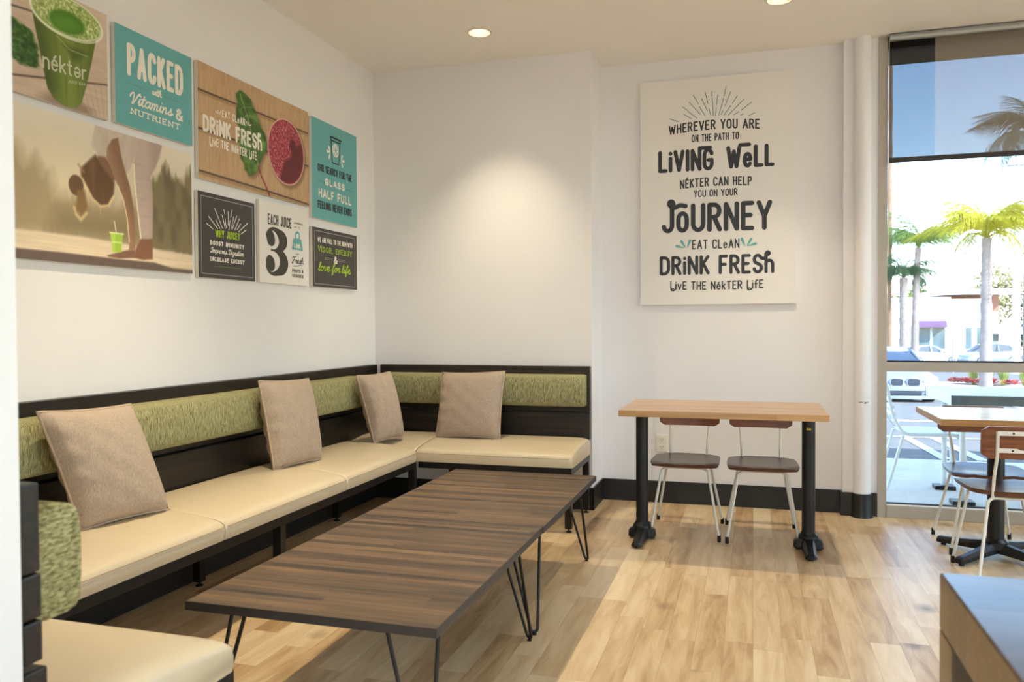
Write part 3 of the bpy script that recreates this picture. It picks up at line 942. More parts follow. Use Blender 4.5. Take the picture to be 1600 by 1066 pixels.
# ------------------------------------------------------------------ cafe chairs (front faces -y)
def make_chair(label):
    t = empty('dining_chair', (0, 0, 0), label, 'chair', 'walnut and white metal cafe chairs')
    # dished seat
    n, mth = 20, 14
    zt = 0.430
    def half(v):            # half width along depth v in 0 (front) .. 1 (back)
        return 0.189 * (1.0 - 0.10 * max(0, v - 0.3) ** 1.5) * (1 - 0.55 * max(0, (v - 0.72) / 0.28) ** 2.4) * (1 - 0.06 * max(0, (0.12 - v) / 0.12) ** 2)
    def zf(u, v):
        dish = -0.010 * math.exp(-((u - 0.0) / 0.75) ** 4) * math.sin(PI * min(1, max(0, (v - 0.02) / 0.98))) ** 0.6
        saddle = 0.004 * math.exp(-(u / 0.18) ** 2) * max(0, 0.5 - v) - 0.010 * (max(0, 0.16 - v) / 0.16) ** 2 * (0.4 + 0.6 * abs(math.cos(PI * u)))
        return zt + dish + saddle
    top = [[(half(j / mth) * (2 * i / n - 1), -0.185 + 0.37 * j / mth, zf(2 * i / n - 1, j / mth)) for i in range(n + 1)] for j in range(mth + 1)]
    bot = [[(x * 0.965, y * 0.97, zt - 0.027 + 0.006 * (abs(2 * i / n - 1) ** 3)) for i, (x, y, z) in enumerate(r)] for r in top]
    mb = MB()
    N1 = n + 1
    vs = [p for r in top for p in r] + [p for r in bot for p in r]
    K = N1 * (mth + 1)
    fs = []
    for j in range(mth):
        for i in range(n):
            a = j * N1 + i
            fs.append((a, a + 1, a + N1 + 1, a + N1))
            fs.append((K + a + N1, K + a + N1 + 1, K + a + 1, K + a))
    for i in range(n):
        fs.append((i + 1, i, K + i, K + i + 1))
        a = mth * N1 + i
        fs.append((a, a + 1, K + a + 1, K + a))
    for j in range(mth):
        a = j * N1
        fs.append((a, a + N1, K + a + N1, K + a))
        a = j * N1 + n
        fs.append((a + N1, a, K + a, K + a + N1))
    mb.add(vs, fs)
    build('seat', mb, M['walnut_seat'], t, smooth=55)
    # plywood back
    rings = []
    out = rrect(0.354, 0.146, 0.028, 5)
    def bk(x, z, off):
        cz = 0.662 + z
        yy = 0.232 + 0.10 * (z) * 0.9 + 0.016 - 0.55 * x * x + off
        return (x, yy, cz)
    nx = 14
    mb = MB()
    grid = []
    for off in (0.0, 0.012):
        g = []
        for j in range(9):
            z = -0.073 + 0.146 * j / 8
            # rounded corners: shorten rows near the top and bottom
            dz = max(0, abs(z) - (0.073 - 0.03))
            hw = 0.177 - (0.03 - math.sqrt(max(0, 0.03 ** 2 - dz ** 2)))
            g.append([bk(-hw + 2 * hw * i / nx, z, off) for i in range(nx + 1)])
        grid.append(g)
    vs = [p for g in grid for r in g for p in r]
    K = 9 * (nx + 1)
    fs = []
    for j in range(8):
        for i in range(nx):
            a = j * (nx + 1) + i
            fs.append((a, a + 1, a + nx + 2, a + nx + 1))
            fs.append((K + a + nx + 1, K + a + nx + 2, K + a + 1, K + a))
    rim = [i for i in range(nx + 1)] + [j * (nx + 1) + nx for j in range(1, 9)] + [8 * (nx + 1) + i for i in range(nx - 1, -1, -1)] + [j * (nx + 1) for j in range(7, 0, -1)]
    for a, bq in zip(rim, rim[1:] + rim[:1]):
        fs.append((bq, a, K + a, K + bq))
    mb.add(vs, fs)
    build('backrest', mb, M['walnut_back'], t, smooth=50)
    # rear frame: two uprights with two flat cross bars behind the back
    fm = MB()
    R = 0.0074
    for s in (-1, 1):
        fm.tube([(s * 0.104, 0.155, 0.396), (s * 0.108, 0.190, 0.50), (s * 0.114, 0.250, 0.60), (s * 0.116, 0.264, 0.712)], R, 8)
    for z, y in ((0.706, 0.265), (0.628, 0.254)):
        fm.box((-0.116, y - 0.004, z - 0.010), (0.116, y + 0.003, z + 0.010))
    build('back_frame', fm, M['white_rod'], t, smooth=50)
    for z, y in ((0.706, 0.268), (0.628, 0.257)):
        for x in (-0.055, 0.055):
            build('screw', MB().lathe((x, y, z), [(0.0045, 0), (0.0045, 0.002), (0.002, 0.003)], 10, axis='y'), M['steel'], t, smooth=40)
    # cross rails and legs
    build('rail', MB().tube(rounded([(-0.128, -0.125, 0.376), (-0.105, -0.118, 0.394), (0.105, -0.118, 0.394), (0.128, -0.125, 0.376)], 0.02, 4), R, 8)
          .tube([(-0.09, -0.118, 0.394), (-0.09, -0.112, 0.412)], 0.005, 6).tube([(0.09, -0.118, 0.394), (0.09, -0.112, 0.412)], 0.005, 6), M['white_rod'], t, smooth=60)
    build('rail', MB().tube(rounded([(-0.124, 0.160, 0.376), (-0.104, 0.150, 0.394), (0.104, 0.150, 0.394), (0.124, 0.160, 0.376)], 0.02, 4), R, 8)
          .tube([(-0.09, 0.150, 0.394), (-0.085, 0.13, 0.410)], 0.005, 6).tube([(0.09, 0.150, 0.394), (0.085, 0.13, 0.410)], 0.005, 6), M['white_rod'], t, smooth=60)
    for s in (-1, 1):
        for a, f in (((s * 0.127, -0.1245, 0.378), (s * 0.188, -0.160, 0.02)), ((s * 0.123, 0.1595, 0.378), (s * 0.190, 0.262, 0.02))):
            lg = build('leg', MB().tube([a, f], R, 8), M['white_rod'], t, smooth=60)
            d = (Vector(f) - Vector(a)).normalized()
            q = Vector(f)
            build('foot_tip', MB().lathe((q.x + d.x * 0.0, q.y, 0), [(0.009, 0.0), (0.0105, 0.004), (0.0095, 0.036)], 10), M['rubber'], lg, smooth=50)
    return t
ch = make_chair('walnut chair tucked under the two-post table, nearer the bench')
ch.location = (-0.367, 4.695, 0)
c = copy_tree(ch)
c.location = (0.047, 4.685, 0)
c.rotation_euler.z = math.radians(1.5)
c['label'] = 'walnut chair tucked under the two-post table, the one nearer the window'
c = copy_tree(ch)
c.location = (1.168, 4.765, 0)
c['label'] = 'walnut chair facing the room on the window side of the cross-base table'
c = copy_tree(ch)
c.location = (1.150, 4.305, 0)
c.rotation_euler.z = PI + math.radians(2)
c['label'] = 'walnut chair with its back to the camera at the cross-base table'

# ------------------------------------------------------------------ rustic table at the lower right corner
nt_ = empty('rustic_table', (0.9, 1.05, 0), 'chunky dark brown wooden table cut off by the lower right corner', 'table')
o3 = tuple(nt_.location)
build('tabletop', MB().box((0.322, 0.45, 0.650), (1.60, 1.60, 0.750)), M['rustic'], nt_, o3, bevel=0.004)
for x in (0.322, 1.50):
    for y in (0.45, 1.50):
        build('leg', MB().box((x, y, 0), (x + 0.10, y + 0.10, 0.650)), M['rustic'], nt_, o3, bevel=0.004)
# ------------------------------------------------------------------ lettering: strokes with round ends
def arc(cx, cy, rx, ry, a0, a1, n=10):
    return [(cx + rx * math.cos(math.radians(a0 + (a1 - a0) * k / n)), cy + ry * math.sin(math.radians(a0 + (a1 - a0) * k / n))) for k in range(n + 1)]

def cat(pts, n=5):
    P = [pts[0]] + list(pts) + [pts[-1]]
    out = []
    for i in range(1, len(P) - 2):
        for k in range(n):
            t = k / n
            out.append(tuple(0.5 * (2 * P[i][d] + (P[i + 1][d] - P[i - 1][d]) * t + (2 * P[i - 1][d] - 5 * P[i][d] + 4 * P[i + 1][d] - P[i + 2][d]) * t * t
                                    + (3 * P[i][d] - P[i - 1][d] - 3 * P[i + 1][d] + P[i + 2][d]) * t ** 3) for d in range(len(pts[0]))))
    out.append(tuple(pts[-1]))
    return out

G = {}
G['A'] = (.54, [[(0, 0), (.27, 1), (.54, 0)], [(.1, .32), (.44, .32)]])
G['B'] = (.48, [[(0, .54), (0, 1), (.24, 1)] + arc(.24, .77, .2, .23, 90, -90) + [(0, .54), (0, 0), (.24, 0)] + arc(.24, .27, .24, .27, -90, 90)])
G['C'] = (.48, [arc(.25, .73, .25, .27, 15, 180) + arc(.25, .27, .25, .27, 180, 345)])
G['D'] = (.5, [[(0, 0), (0, 1), (.2, 1)] + arc(.2, .7, .3, .3, 90, 0) + arc(.2, .3, .3, .3, 0, -90) + [(0, 0)]])
G['E'] = (.42, [[(.4, 1), (0, 1), (0, 0), (.4, 0)], [(0, .52), (.33, .52)]])
G['F'] = (.4, [[(.4, 1), (0, 1), (0, 0)], [(0, .5), (.32, .5)]])
G['G'] = (.5, [arc(.25, .73, .25, .27, 15, 180) + arc(.25, .27, .25, .27, 180, 360) + [(.5, .46), (.28, .46)]])
G['H'] = (.48, [[(0, 0), (0, 1)], [(.48, 0), (.48, 1)], [(0, .5), (.48, .5)]])
G['I'] = (.02, [[(.01, 0), (.01, 1)]])
G['J'] = (.4, [[(.4, 1), (.4, .22)] + arc(.2, .22, .2, .22, 0, -170)])
G['K'] = (.46, [[(0, 0), (0, 1)], [(.44, 1), (0, .42)], [(.14, .58), (.46, 0)]])
G['L'] = (.4, [[(0, 1), (0, 0), (.4, 0)]])
G['M'] = (.64, [[(0, 0), (0, 1), (.32, .3), (.64, 1), (.64, 0)]])
G['N'] = (.5, [[(0, 0), (0, 1), (.5, 0), (.5, 1)]])
G['O'] = (.5, [arc(.25, .73, .25, .27, 0, 180) + arc(.25, .27, .25, .27, 180, 360) + [(.5, .73)]])
G['P'] = (.46, [[(0, 0), (0, 1), (.22, 1)] + arc(.22, .75, .24, .25, 90, -90) + [(0, .5)]])
G['R'] = (.48, [[(0, 0), (0, 1), (.22, 1)] + arc(.22, .75, .24, .25, 90, -90) + [(0, .5)], [(.22, .5), (.48, 0)]])
G['S'] = (.46, [arc(.23, .76, .22, .24, 20, 180) + cat([(.01, .74), (.06, .6), (.23, .5), (.40, .41), (.46, .25)], 4) + arc(.23, .25, .23, .25, 0, -165)])
G['T'] = (.48, [[(0, 1), (.48, 1)], [(.24, 1), (.24, 0)]])
G['U'] = (.48, [[(0, 1), (0, .26)] + arc(.24, .26, .24, .26, 180, 360) + [(.48, 1)]])
G['V'] = (.52, [[(0, 1), (.26, 0), (.52, 1)]])
G['W'] = (.78, [[(0, 1), (.2, 0), (.39, .8), (.58, 0), (.78, 1)]])
G['Y'] = (.5, [[(0, 1), (.25, .45), (.5, 1)], [(.25, .45), (.25, 0)]])
G['\u00c9'] = (.42, G['E'][1] + [[(.15, 1.14), (.28, 1.27)]])
G['&'] = (.56, [cat([(.54, 0), (.14, .70), (.13, .88), (.26, 1), (.39, .88), (.34, .70), (.08, .42), (.02, .2), (.12, .03), (.26, 0), (.42, .1), (.54, .42)])])
G['?'] = (.42, [arc(.2, .78, .2, .22, 170, -30) + cat([(.37, .67), (.28, .52), (.21, .40), (.21, .26)], 3), [(.21, .02), (.21, .0)]])
G['.'] = (.04, [[(.02, .0), (.021, .01)]])
G[','] = (.06, [[(.05, .04), (.0, -.14)]])
# small letters that the hand lettering mixes in
G['e'] = (.44, [[(.02, .34), (.42, .34)] + arc(.22, .36, .2, .27, 0, 180) + arc(.22, .27, .2, .27, 180, 325)])
G['i'] = (.02, [[(.01, 0), (.01, .66)], [(.01, .92), (.01, .93)]])
G['o'] = (.42, [arc(.21, .45, .2, .25, 0, 180) + arc(.21, .25, .2, .25, 180, 360) + [(.41, .45)]])
G['h'] = (.44, [[(0, 0), (0, 1.05)], [(0, .4)] + arc(.2, .44, .22, .24, 180, 0) + [(.42, 0)]])
G['s'] = G['S']
G['v'] = (.44, [[(0, .64), (.22, 0), (.44, .64)]])
G['f'] = (.34, [[(.12, 0), (.12, .8)] + arc(.28, .82, .16, .2, 180, 60), [(0, .55), (.28, .55)]])
G['n'] = (.42, [[(0, 0), (0, .62)], [(0, .36)] + arc(.2, .4, .2, .22, 170, 0) + [(.4, 0)]])
G['\u00e9'] = (.44, G['e'][1] + [[(.17, .76), (.3, .92)]])
G['k'] = (.4, [[(0, 0), (0, 1)], [(.36, .62), (.02, .28)], [(.13, .38), (.38, 0)]])
G['t'] = (.32, [[(.12, .88), (.12, .18)] + arc(.26, .18, .14, .18, 180, 270), [(0, .62), (.28, .62)]])
G['\u0259'] = (.44, [[(.42, .29), (.02, .29)] + arc(.22, .27, .2, .27, 180, 360) + arc(.22, .36, .2, .27, 0, 145)])
G['r'] = (.28, [[(0, 0), (0, .62)], [(0, .36)] + arc(.22, .38, .2, .24, 170, 80)])
# brush script (slanted when drawn); every letter leaves towards the next one
S = {}
S['a'] = (.40, [cat([(.34, .5), (.2, .58), (.05, .42), (.03, .16), (.14, .02), (.28, .14), (.36, .52)]), cat([(.36, .56), (.33, .2), (.38, .04), (.5, .14)])])
S['c'] = (.32, [cat([(.28, .46), (.2, .58), (.06, .44), (.03, .16), (.14, .02), (.28, .06), (.4, .18)])])
S['e'] = (.34, [cat([(.02, .22), (.18, .3), (.28, .44), (.2, .58), (.06, .44), (.04, .16), (.16, .02), (.3, .06), (.42, .2)])])
S['f'] = (.30, [cat([(-.02, .2), (.16, .5), (.3, .9), (.24, 1.06), (.14, .8), (.1, .2), (.06, -.3), (.14, -.36), (.2, -.1), (.16, .06), (.34, .2)])])
S['g'] = (.40, [cat([(.34, .5), (.2, .58), (.05, .42), (.04, .16), (.16, .04), (.28, .16), (.36, .54)]), cat([(.36, .56), (.32, .1), (.26, -.3), (.12, -.36), (.08, -.22), (.3, .02), (.48, .16)])])
S['h'] = (.40, [cat([(-.02, .14), (.14, .5), (.2, .94), (.12, 1.02), (.06, .7), (.04, 0)]), cat([(.04, .2), (.16, .5), (.28, .56), (.32, .4), (.28, .1), (.36, .02), (.48, .14)])])
S['i'] = (.18, [cat([(.02, .2), (.1, .56), (.07, .14), (.12, .02), (.26, .16)]), [(.13, .82), (.135, .84)]])
S['l'] = (.22, [cat([(-.02, .12), (.14, .5), (.22, .9), (.15, 1.03), (.08, .8), (.05, .2), (.12, .02), (.28, .16)])])
S['m'] = (.58, [cat([(.02, .56), (.06, .3), (.03, 0)]), cat([(.04, .2), (.14, .52), (.24, .54), (.26, .3), (.23, 0)]), cat([(.24, .2), (.34, .52), (.45, .54), (.46, .3), (.44, .1), (.5, .02), (.62, .14)])])
S['n'] = (.40, [cat([(.02, .56), (.06, .3), (.03, 0)]), cat([(.04, .2), (.16, .52), (.28, .54), (.29, .3), (.27, .1), (.34, .02), (.46, .14)])])
S['o'] = (.36, [cat([(.2, .58), (.06, .44), (.03, .18), (.14, .02), (.28, .14), (.3, .42), (.2, .57), (.26, .44), (.42, .46)])])
S['p'] = (.40, [cat([(.02, .3), (.1, .58), (.06, .1), (.02, -.36)]), cat([(.08, .34), (.2, .57), (.33, .48), (.33, .18), (.2, .02), (.1, .1)]), cat([(.2, .02), (.34, .06), (.46, .18)])])
S['r'] = (.30, [cat([(.0, .2), (.1, .6), (.16, .5), (.28, .5), (.24, .3), (.22, .1), (.28, .02), (.4, .14)])])
S['s'] = (.30, [cat([(.0, .1), (.14, .34), (.2, .6), (.22, .44), (.3, .22), (.22, .03), (.06, .05)]), cat([(.22, .03), (.32, .06), (.42, .18)])])
S['t'] = (.24, [cat([(.0, .2), (.12, .6), (.14, .94), (.1, .4), (.09, .1), (.16, .02), (.32, .16)]), [(-.02, .62), (.28, .66)]])
S['v'] = (.36, [cat([(.02, .46), (.08, .56), (.1, .2), (.16, .03), (.28, .2), (.32, .52), (.36, .46), (.44, .5)])])
S['w'] = (.50, [cat([(.02, .5), (.07, .5), (.07, .12), (.14, .02), (.24, .14), (.28, .5), (.28, .14), (.36, .02), (.46, .2), (.48, .52), (.58, .46)])])
S['V'] = (.50, [cat([(-.08, .62), (-.02, .86), (.14, .98), (.2, .7), (.16, .02), (.3, .3), (.48, .86), (.6, 1.02), (.58, .86)])])
S['I'] = (.34, [cat([(-.02, .7), (.1, .95), (.34, 1.0), (.26, .5), (.12, .06), (-.04, .02), (-.06, .2), (.1, .26), (.4, .14)])])
S['D'] = (.56, [cat([(.24, .96), (.18, .5), (.06, .04)]), cat([(-.08, .76), (.06, .96), (.32, 1.0), (.54, .78), (.52, .36), (.32, .06), (.1, .0), (-.02, .08), (.1, .1)])])
S['F'] = (.46, [cat([(.3, .96), (.22, .5), (.08, .02), (-.06, .06), (-.04, .2)]), cat([(-.04, .76), (.04, .94), (.3, .98), (.56, 1.04)]), cat([(.08, .48), (.24, .5), (.42, .54)])])
S['.'] = (.08, [[(.06, .02), (.061, .03)]])

def layout(txt, table=G, gap=.17, space=.34, slab=False, extra=()):
    """strokes of a line in letter units (capital height 1) and its width; extra = (letter index, stroke) flourishes"""
    x = 0.0
    out, at_ = [], []
    for ch in txt:
        if ch == ' ':
            x += space
            continue
        w, st = table[ch]
        at_.append(x)
        for s in st:
            out.append([(x + p[0], p[1]) + tuple(p[2:]) for p in s])
            if slab:
                for p in (s[0], s[-1]):
                    if p[1] in (0, 1):
                        out.append([(x + p[0] - .10, p[1]), (x + p[0] + .10, p[1])])
        x += w + gap
    for k, s in extra:
        out.append([(at_[k] + p[0], p[1]) for p in s])
    return out, x - gap

class Print:
    """flat print on a sign's face; the face's lower left corner is (u, v) = (0, 0)"""
    def __init__(self, sign, face, depth=0.0006):
        self.sign, self.face, self.depth = sign, face, depth
        self.lift = 0.0
    def put(self, strokes, mat, name='lettering', label=None):
        """strokes: lists of (u, v, radius)"""
        mb = MB()
        pieces = []
        for s in strokes:
            cur = [s[0]]
            for k in range(1, len(s)):
                if math.hypot(s[k][0] - cur[-1][0], s[k][1] - cur[-1][1]) < 1e-6:
                    continue
                if len(cur) > 1:
                    a = math.atan2(cur[-1][1] - cur[-2][1], cur[-1][0] - cur[-2][0])
                    b = math.atan2(s[k][1] - cur[-1][1], s[k][0] - cur[-1][0])
                    if abs((b - a + PI) % (2 * PI) - PI) > 0.9:
                        pieces.append(cur)
                        cur = [cur[-1]]
                cur.append(s[k])
            pieces.append(cur)
        for si, s in enumerate(pieces):
            d = self.depth + self.lift + 0.00007 * (si % 6)
            n = len(s)
            if n == 1:
                x, y, r = s[0]
                mb.add([self.face(x + r * math.cos(2 * PI * j / 16), y + r * math.sin(2 * PI * j / 16), d) for j in range(16)], [tuple(range(16))])
                continue
            Lf, Rt, vs = [], [], []
            for k in range(n):
                x, y, r = s[k]
                tx = s[min(k + 1, n - 1)][0] - s[max(k - 1, 0)][0]
                ty = s[min(k + 1, n - 1)][1] - s[max(k - 1, 0)][1]
                L = math.hypot(tx, ty) or 1.0
                Lf.append((x - ty / L * r, y + tx / L * r))
                Rt.append((x + ty / L * r, y - tx / L * r))
            dk = lambda k: d + 0.00006 * k / (n - 1)
            vs = [self.face(u, v, dk(k)) for k, (u, v) in enumerate(Lf)] + [self.face(u, v, dk(k)) for k, (u, v) in enumerate(Rt)]
            fs = [(k, n + k, n + k + 1, k + 1) for k in range(n - 1)]
            mb.add(vs, fs)
            for k, sg in ((0, -1), (n - 1, 1)):
                x, y, r = s[k]
                a0 = math.atan2(Lf[k][1] - y, Lf[k][0] - x)
                cp = [(x + r * math.cos(a0 - sg * PI * j / 8), y + r * math.sin(a0 - sg * PI * j / 8)) for j in range(9)]
                mb.add([self.face(u, v, dk(k)) for u, v in cp], [tuple(range(9))])
        o = build(name, mb, mat, self.sign, tuple(self.sign.location))
        self.lift += 0.0001
        if label:
            o['label'] = label
        return o
    def poly(self, polys, mat, name='printed_shape', label=None):
        mb = MB()
        for k, p in enumerate(polys):
            d = self.depth + self.lift + 0.00007 * (k % 6)
            mb.add([self.face(u, v, d) for u, v in p], [tuple(range(len(p)))])
        o = build(name, mb, mat, self.sign, tuple(self.sign.location))
        self.lift += 0.0001
        if label:
            o['label'] = label
        return o
    def line(self, txt, u0, u1, v, h, t, mat, table=G, slab=False, slant=0.0, bend=0.0, gap=.17, space=.34, extra=(), rise=0.0):
        """one line of text fitted between u0 and u1, baseline v, capital height h, stroke thickness t (share of h)"""
        r = h * t / 2
        g = gap
        for _ in range(6):
            st, w = layout(txt, table, g, max(space, g + .2), slab, extra)
            sx = (u1 - u0 - 2 * r) / w
            if table is G:
                g = 0.5 * g + 0.5 * (gap - .07 + 2 * r / sx)
        out = []
        uc = (u0 + u1) / 2
        for s in st:
            q = []
            for p in s:
                x = u0 + r + p[0] * sx + slant * (p[1]) * h
                y = v + r + p[1] * (h - 2 * r)
                y += -bend * ((x - uc) / ((u1 - u0) / 2)) ** 2 + rise * (x - u0)
                q.append((x, y, r * (p[2] if len(p) > 2 else 1)))
            out.append(q)
        return self.put(out, mat)
    def dots(self, u0, u1, v, n, r, mat):
        return self.put([[(u0 + (u1 - u0) * k / (n - 1), v, r)] for k in range(n)], mat, 'dotted_rule')

def sign_panel(name, label, cat_, axis, base, size, thick, mat_face, face_pos, group=None):
    """flat sign board fixed to a wall. axis 'l' left wall, 'b' recess wall. base = lower left corner"""
    w, h = size
    if axis == 'l':
        y0, z0 = base
        org = (face_pos - thick, y0 + w / 2, z0)
        face = lambda u, v, d=0.0: (face_pos + d, y0 + u, z0 + v)
        wall_gap = face_pos - thick
        bx_ = MB().box((wall_gap, y0, z0), (face_pos, y0 + w, z0 + h))
    else:
        x0, z0 = base
        org = (x0 + w / 2, face_pos + thick, z0)
        face = lambda u, v, d=0.0: (x0 + u, face_pos - d, z0 + v)
        bx_ = MB().box((x0, face_pos, z0), (x0 + w, face_pos + thick, z0 + h))
    t = empty(name, org, label, cat_, group)
    o = build('board', bx_, [M['board_edge'], mat_face] if mat_face else M['board_edge'], t, org)
    if mat_face:
        for p in o.data.polygons:
            nrm = p.normal
            if (axis == 'l' and nrm.x > 0.9) or (axis == 'b' and nrm.y < -0.9):
                p.material_index = 1
    return t, face

FX = -2.508
GRP = 'printed sign boards on the left wall'
# --- teal PACKED board
t, fc = sign_panel('wall_sign', 'teal square board reading PACKED with Vitamins & NUTRIENT', 'sign', 'l', (2.71, 2.042), (0.471, 0.409), 0.018, M['teal'], FX, GRP)
pr = Print(t, fc)
pr.line('PACKED', .066, .411, .212, .138, .155, M['cream_print'], gap=.20)
pr.line('with', .208, .268, .168, .034, .15, M['cream_print'], S, slant=.2, gap=.05)
pr.dots(.064, .19, .180, 22, .0013, M['ink'])
pr.dots(.288, .41, .180, 20, .0013, M['ink'])
pr.line('Vitamins', .076, .332, .095, .056, .13, M['cream_print'], S, slant=.22, gap=.06, rise=.03)
pr.line('&', .357, .408, .096, .055, .2, M['cream_print'])
pr.line('NUTRIENT', .083, .384, .055, .027, .2, M['cream_print'], slab=True, gap=.3)

# --- teal GLASS HALF FULL board
t, fc = sign_panel('wall_sign', 'tall teal board with a juice cup drawing reading GLASS HALF FULL', 'sign', 'l', (4.24, 1.846), (0.566, 0.60), 0.018, M['teal'], FX, GRP)
pr = Print(t, fc)
r_ = .0045
pr.put([[(.232, .51, r_), (.245, .370, r_), (.325, .370, r_), (.346, .51, r_)], [(.222, .526, r_ * 1.3), (.356, .526, r_ * 1.3)], [(.226, .526, r_), (.23, .506, r_), (.348, .506, r_), (.352, .526, r_)]], M['ink'], 'cup_drawing')
pr.poly([[(.288 + .041 * math.cos(2 * PI * k / 28), .452 + .041 * math.sin(2 * PI * k / 28)) for k in range(28)]], M['cream_print'], 'lemon_slice')
pr.put([[(.288 + .031 * math.cos(2 * PI * k / 24), .452 + .031 * math.sin(2 * PI * k / 24), .0018) for k in range(25)]] + [[(.288, .452, .0022), (.288 + .031 * math.cos(PI * k / 4 + .2), .452 + .031 * math.sin(PI * k / 4 + .2), .0022)] for k in range(8)], M['teal'], 'lemon_segments')
def drop(u, v, a, L, w):
    return cat([(u, v, .0015), (u + L * .5 * math.cos(a), v + L * .5 * math.sin(a), w * .7), (u + L * .8 * math.cos(a), v + L * .8 * math.sin(a), w), (u + L * math.cos(a), v + L * math.sin(a), w * .9)], 5)
pr.put([drop(.218, .425, math.radians(a), .036, .009) for a in (115, 175, 250)] + [drop(.358, .400, math.radians(a), .036, .009) for a in (70, 10, -65)], M['cream_print'], 'juice_drops')
pr.line('OUR SEARCH FOR THE', .067, .495, .288, .046, .17, M['ink'])
pr.line('GLASS', .154, .399, .215, .044, .24, M['cream_print'], gap=.26)
pr.dots(.078, .142, .230, 4, .0035, M['ink'])
pr.dots(.423, .485, .229, 4, .0035, M['ink'])
pr.line('HALF FULL', .074, .482, .133, .055, .22, M['cream_print'], gap=.24)
pr.line('FEELING NEVER ENDS', .062, .491, .064, .048, .17, M['ink'])

# --- WHY JUICE board
t, fc = sign_panel('wall_sign', 'charcoal square board with a sunburst reading WHY JUICE?', 'sign', 'l', (3.213, 1.435), (0.45, 0.408), 0.018, M['char'], FX, GRP)
pr = Print(t, fc)
def frame_line(pr, u0, v0, u1, v1, r, mat):
    pr.put([[(u0, v0, r), (u1, v0, r), (u1, v1, r), (u0, v1, r), (u0, v0, r)]], mat, 'border_line')
frame_line(pr, .022, .019, .43, .388, .0016, M['grey_print'])
ray = [(.061, .26), (.108, .238), (.077, .295), (.144, .244), (.131, .283), (.162, .247), (.124, .339), (.181, .25), (.18, .314), (.203, .25), (.194, .343), (.201, .321), (.203, .30), (.211, .255), (.228, .337), (.228, .27), (.26, .35), (.248, .312), (.242, .295), (.233, .248), (.272, .317), (.252, .258), (.297, .325), (.26, .255), (.32, .313), (.281, .253), (.33, .288), (.298, .255), (.389, .299), (.312, .246), (.376, .263), (.332, .237)]
pr.put([[ray[k] + (.0022,), ray[k + 1] + (.0022,)] for k in range(0, len(ray), 2)], M['cream_print'], 'sunburst')
pr.line('WHY JUICE?', .127, .32, .201, .038, .19, M['green_print'], gap=.2)
pr.line('BOOST IMMUNITY', .087, .356, .159, .0235, .25, M['cream_print'], gap=.3)
pr.line('Improves Digestion', .088, .352, .121, .029, .13, M['cream_print'], S, slant=.2, gap=.06)
pr.line('INCREASE ENERGY', .087, .356, .082, .021, .23, M['cream_print'], slab=True, gap=.32)
pr.dots(.121, .325, .059, 22, .0017, M['green_print'])

# --- 3 LBS board
t, fc = sign_panel('wall_sign', 'white board with a large black 3 reading EACH JUICE and LBS.', 'sign', 'l', (3.705, 1.435), (0.487, 0.44), 0.018, M['white_print'], FX, GRP)
pr = Print(t, fc)
pr.line('EACH JUICE', .078, .309, .316, .059, .15, M['brown_ink'], gap=.2)
pr.line('contains', .334, .428, .349, .014, .16, M['brown_ink'], S, slant=.2, gap=.08)
pr.line('UP TO', .338, .397, .326, .009, .2, M['brown_ink'], gap=.4)
# the numeral: heavy bowls, hairline joins, round terminals
def numeral3(u0, v0, w, h):
    P = lambda x, y, r: (u0 + x * w, v0 + y * h, r * w)
    return [cat([P(.07, .76, .020), P(.05, .84, .024), P(.14, .93, .032), P(.32, .975, .045), P(.52, .93, .085), P(.70, .83, .165), P(.755, .73, .185), P(.66, .62, .130), P(.50, .545, .055), P(.34, .525, .022), P(.26, .525, .026)], 6),
            [P(.255, .527, .035)],
            cat([P(.34, .525, .022), P(.52, .50, .060), P(.70, .42, .140), P(.785, .28, .190), P(.71, .15, .160), P(.52, .065, .085), P(.30, .025, .045), P(.12, .07, .032), P(.03, .17, .022), P(.05, .26, .020)], 6),
            [P(.22, .785, .165)], cat([P(.19, .83, .15), P(.22, .75, .165), P(.25, .73, .15)], 4),
            [P(.20, .25, .175)], cat([P(.17, .28, .16), P(.2, .23, .175), P(.23, .21, .16)], 4)]
pr.put(numeral3(.055, .044, .222, .258), M['brown_ink'], 'numeral')
pr.poly([[(.330, .265), (.411, .265), (.428, .201), (.313, .201)]], M['teal'], 'weight_drawing')
pr.put([[(.3705 + .021 * math.cos(2 * PI * k / 24), .281 + .021 * math.sin(2 * PI * k / 24), .0062) for k in range(25)]], M['teal'], 'weight_ring')
pr.line('LBS.', .334, .408, .212, .024, .27, M['cream_print'], gap=.26)
pr.line('OF', .354, .382, .171, .0105, .2, M['brown_ink'], gap=.3)
pr.dots(.345, .391, .176, 2, .0012, M['brown_ink'])
pr.line('Fresh', .309, .43, .121, .041, .11, M['brown_ink'], S, slant=.2, gap=.04)
pr.put([[(.325, .106, .0017), (.36, .109, .0024), (.411, .117, .0017)]], M['brown_ink'], 'underline')
pr.line('FRUITS &', .31, .428, .071, .019, .2, M['brown_ink'], gap=.26)
pr.line('VEGGIES', .309, .43, .0425, .0195, .2, M['brown_ink'], gap=.26)

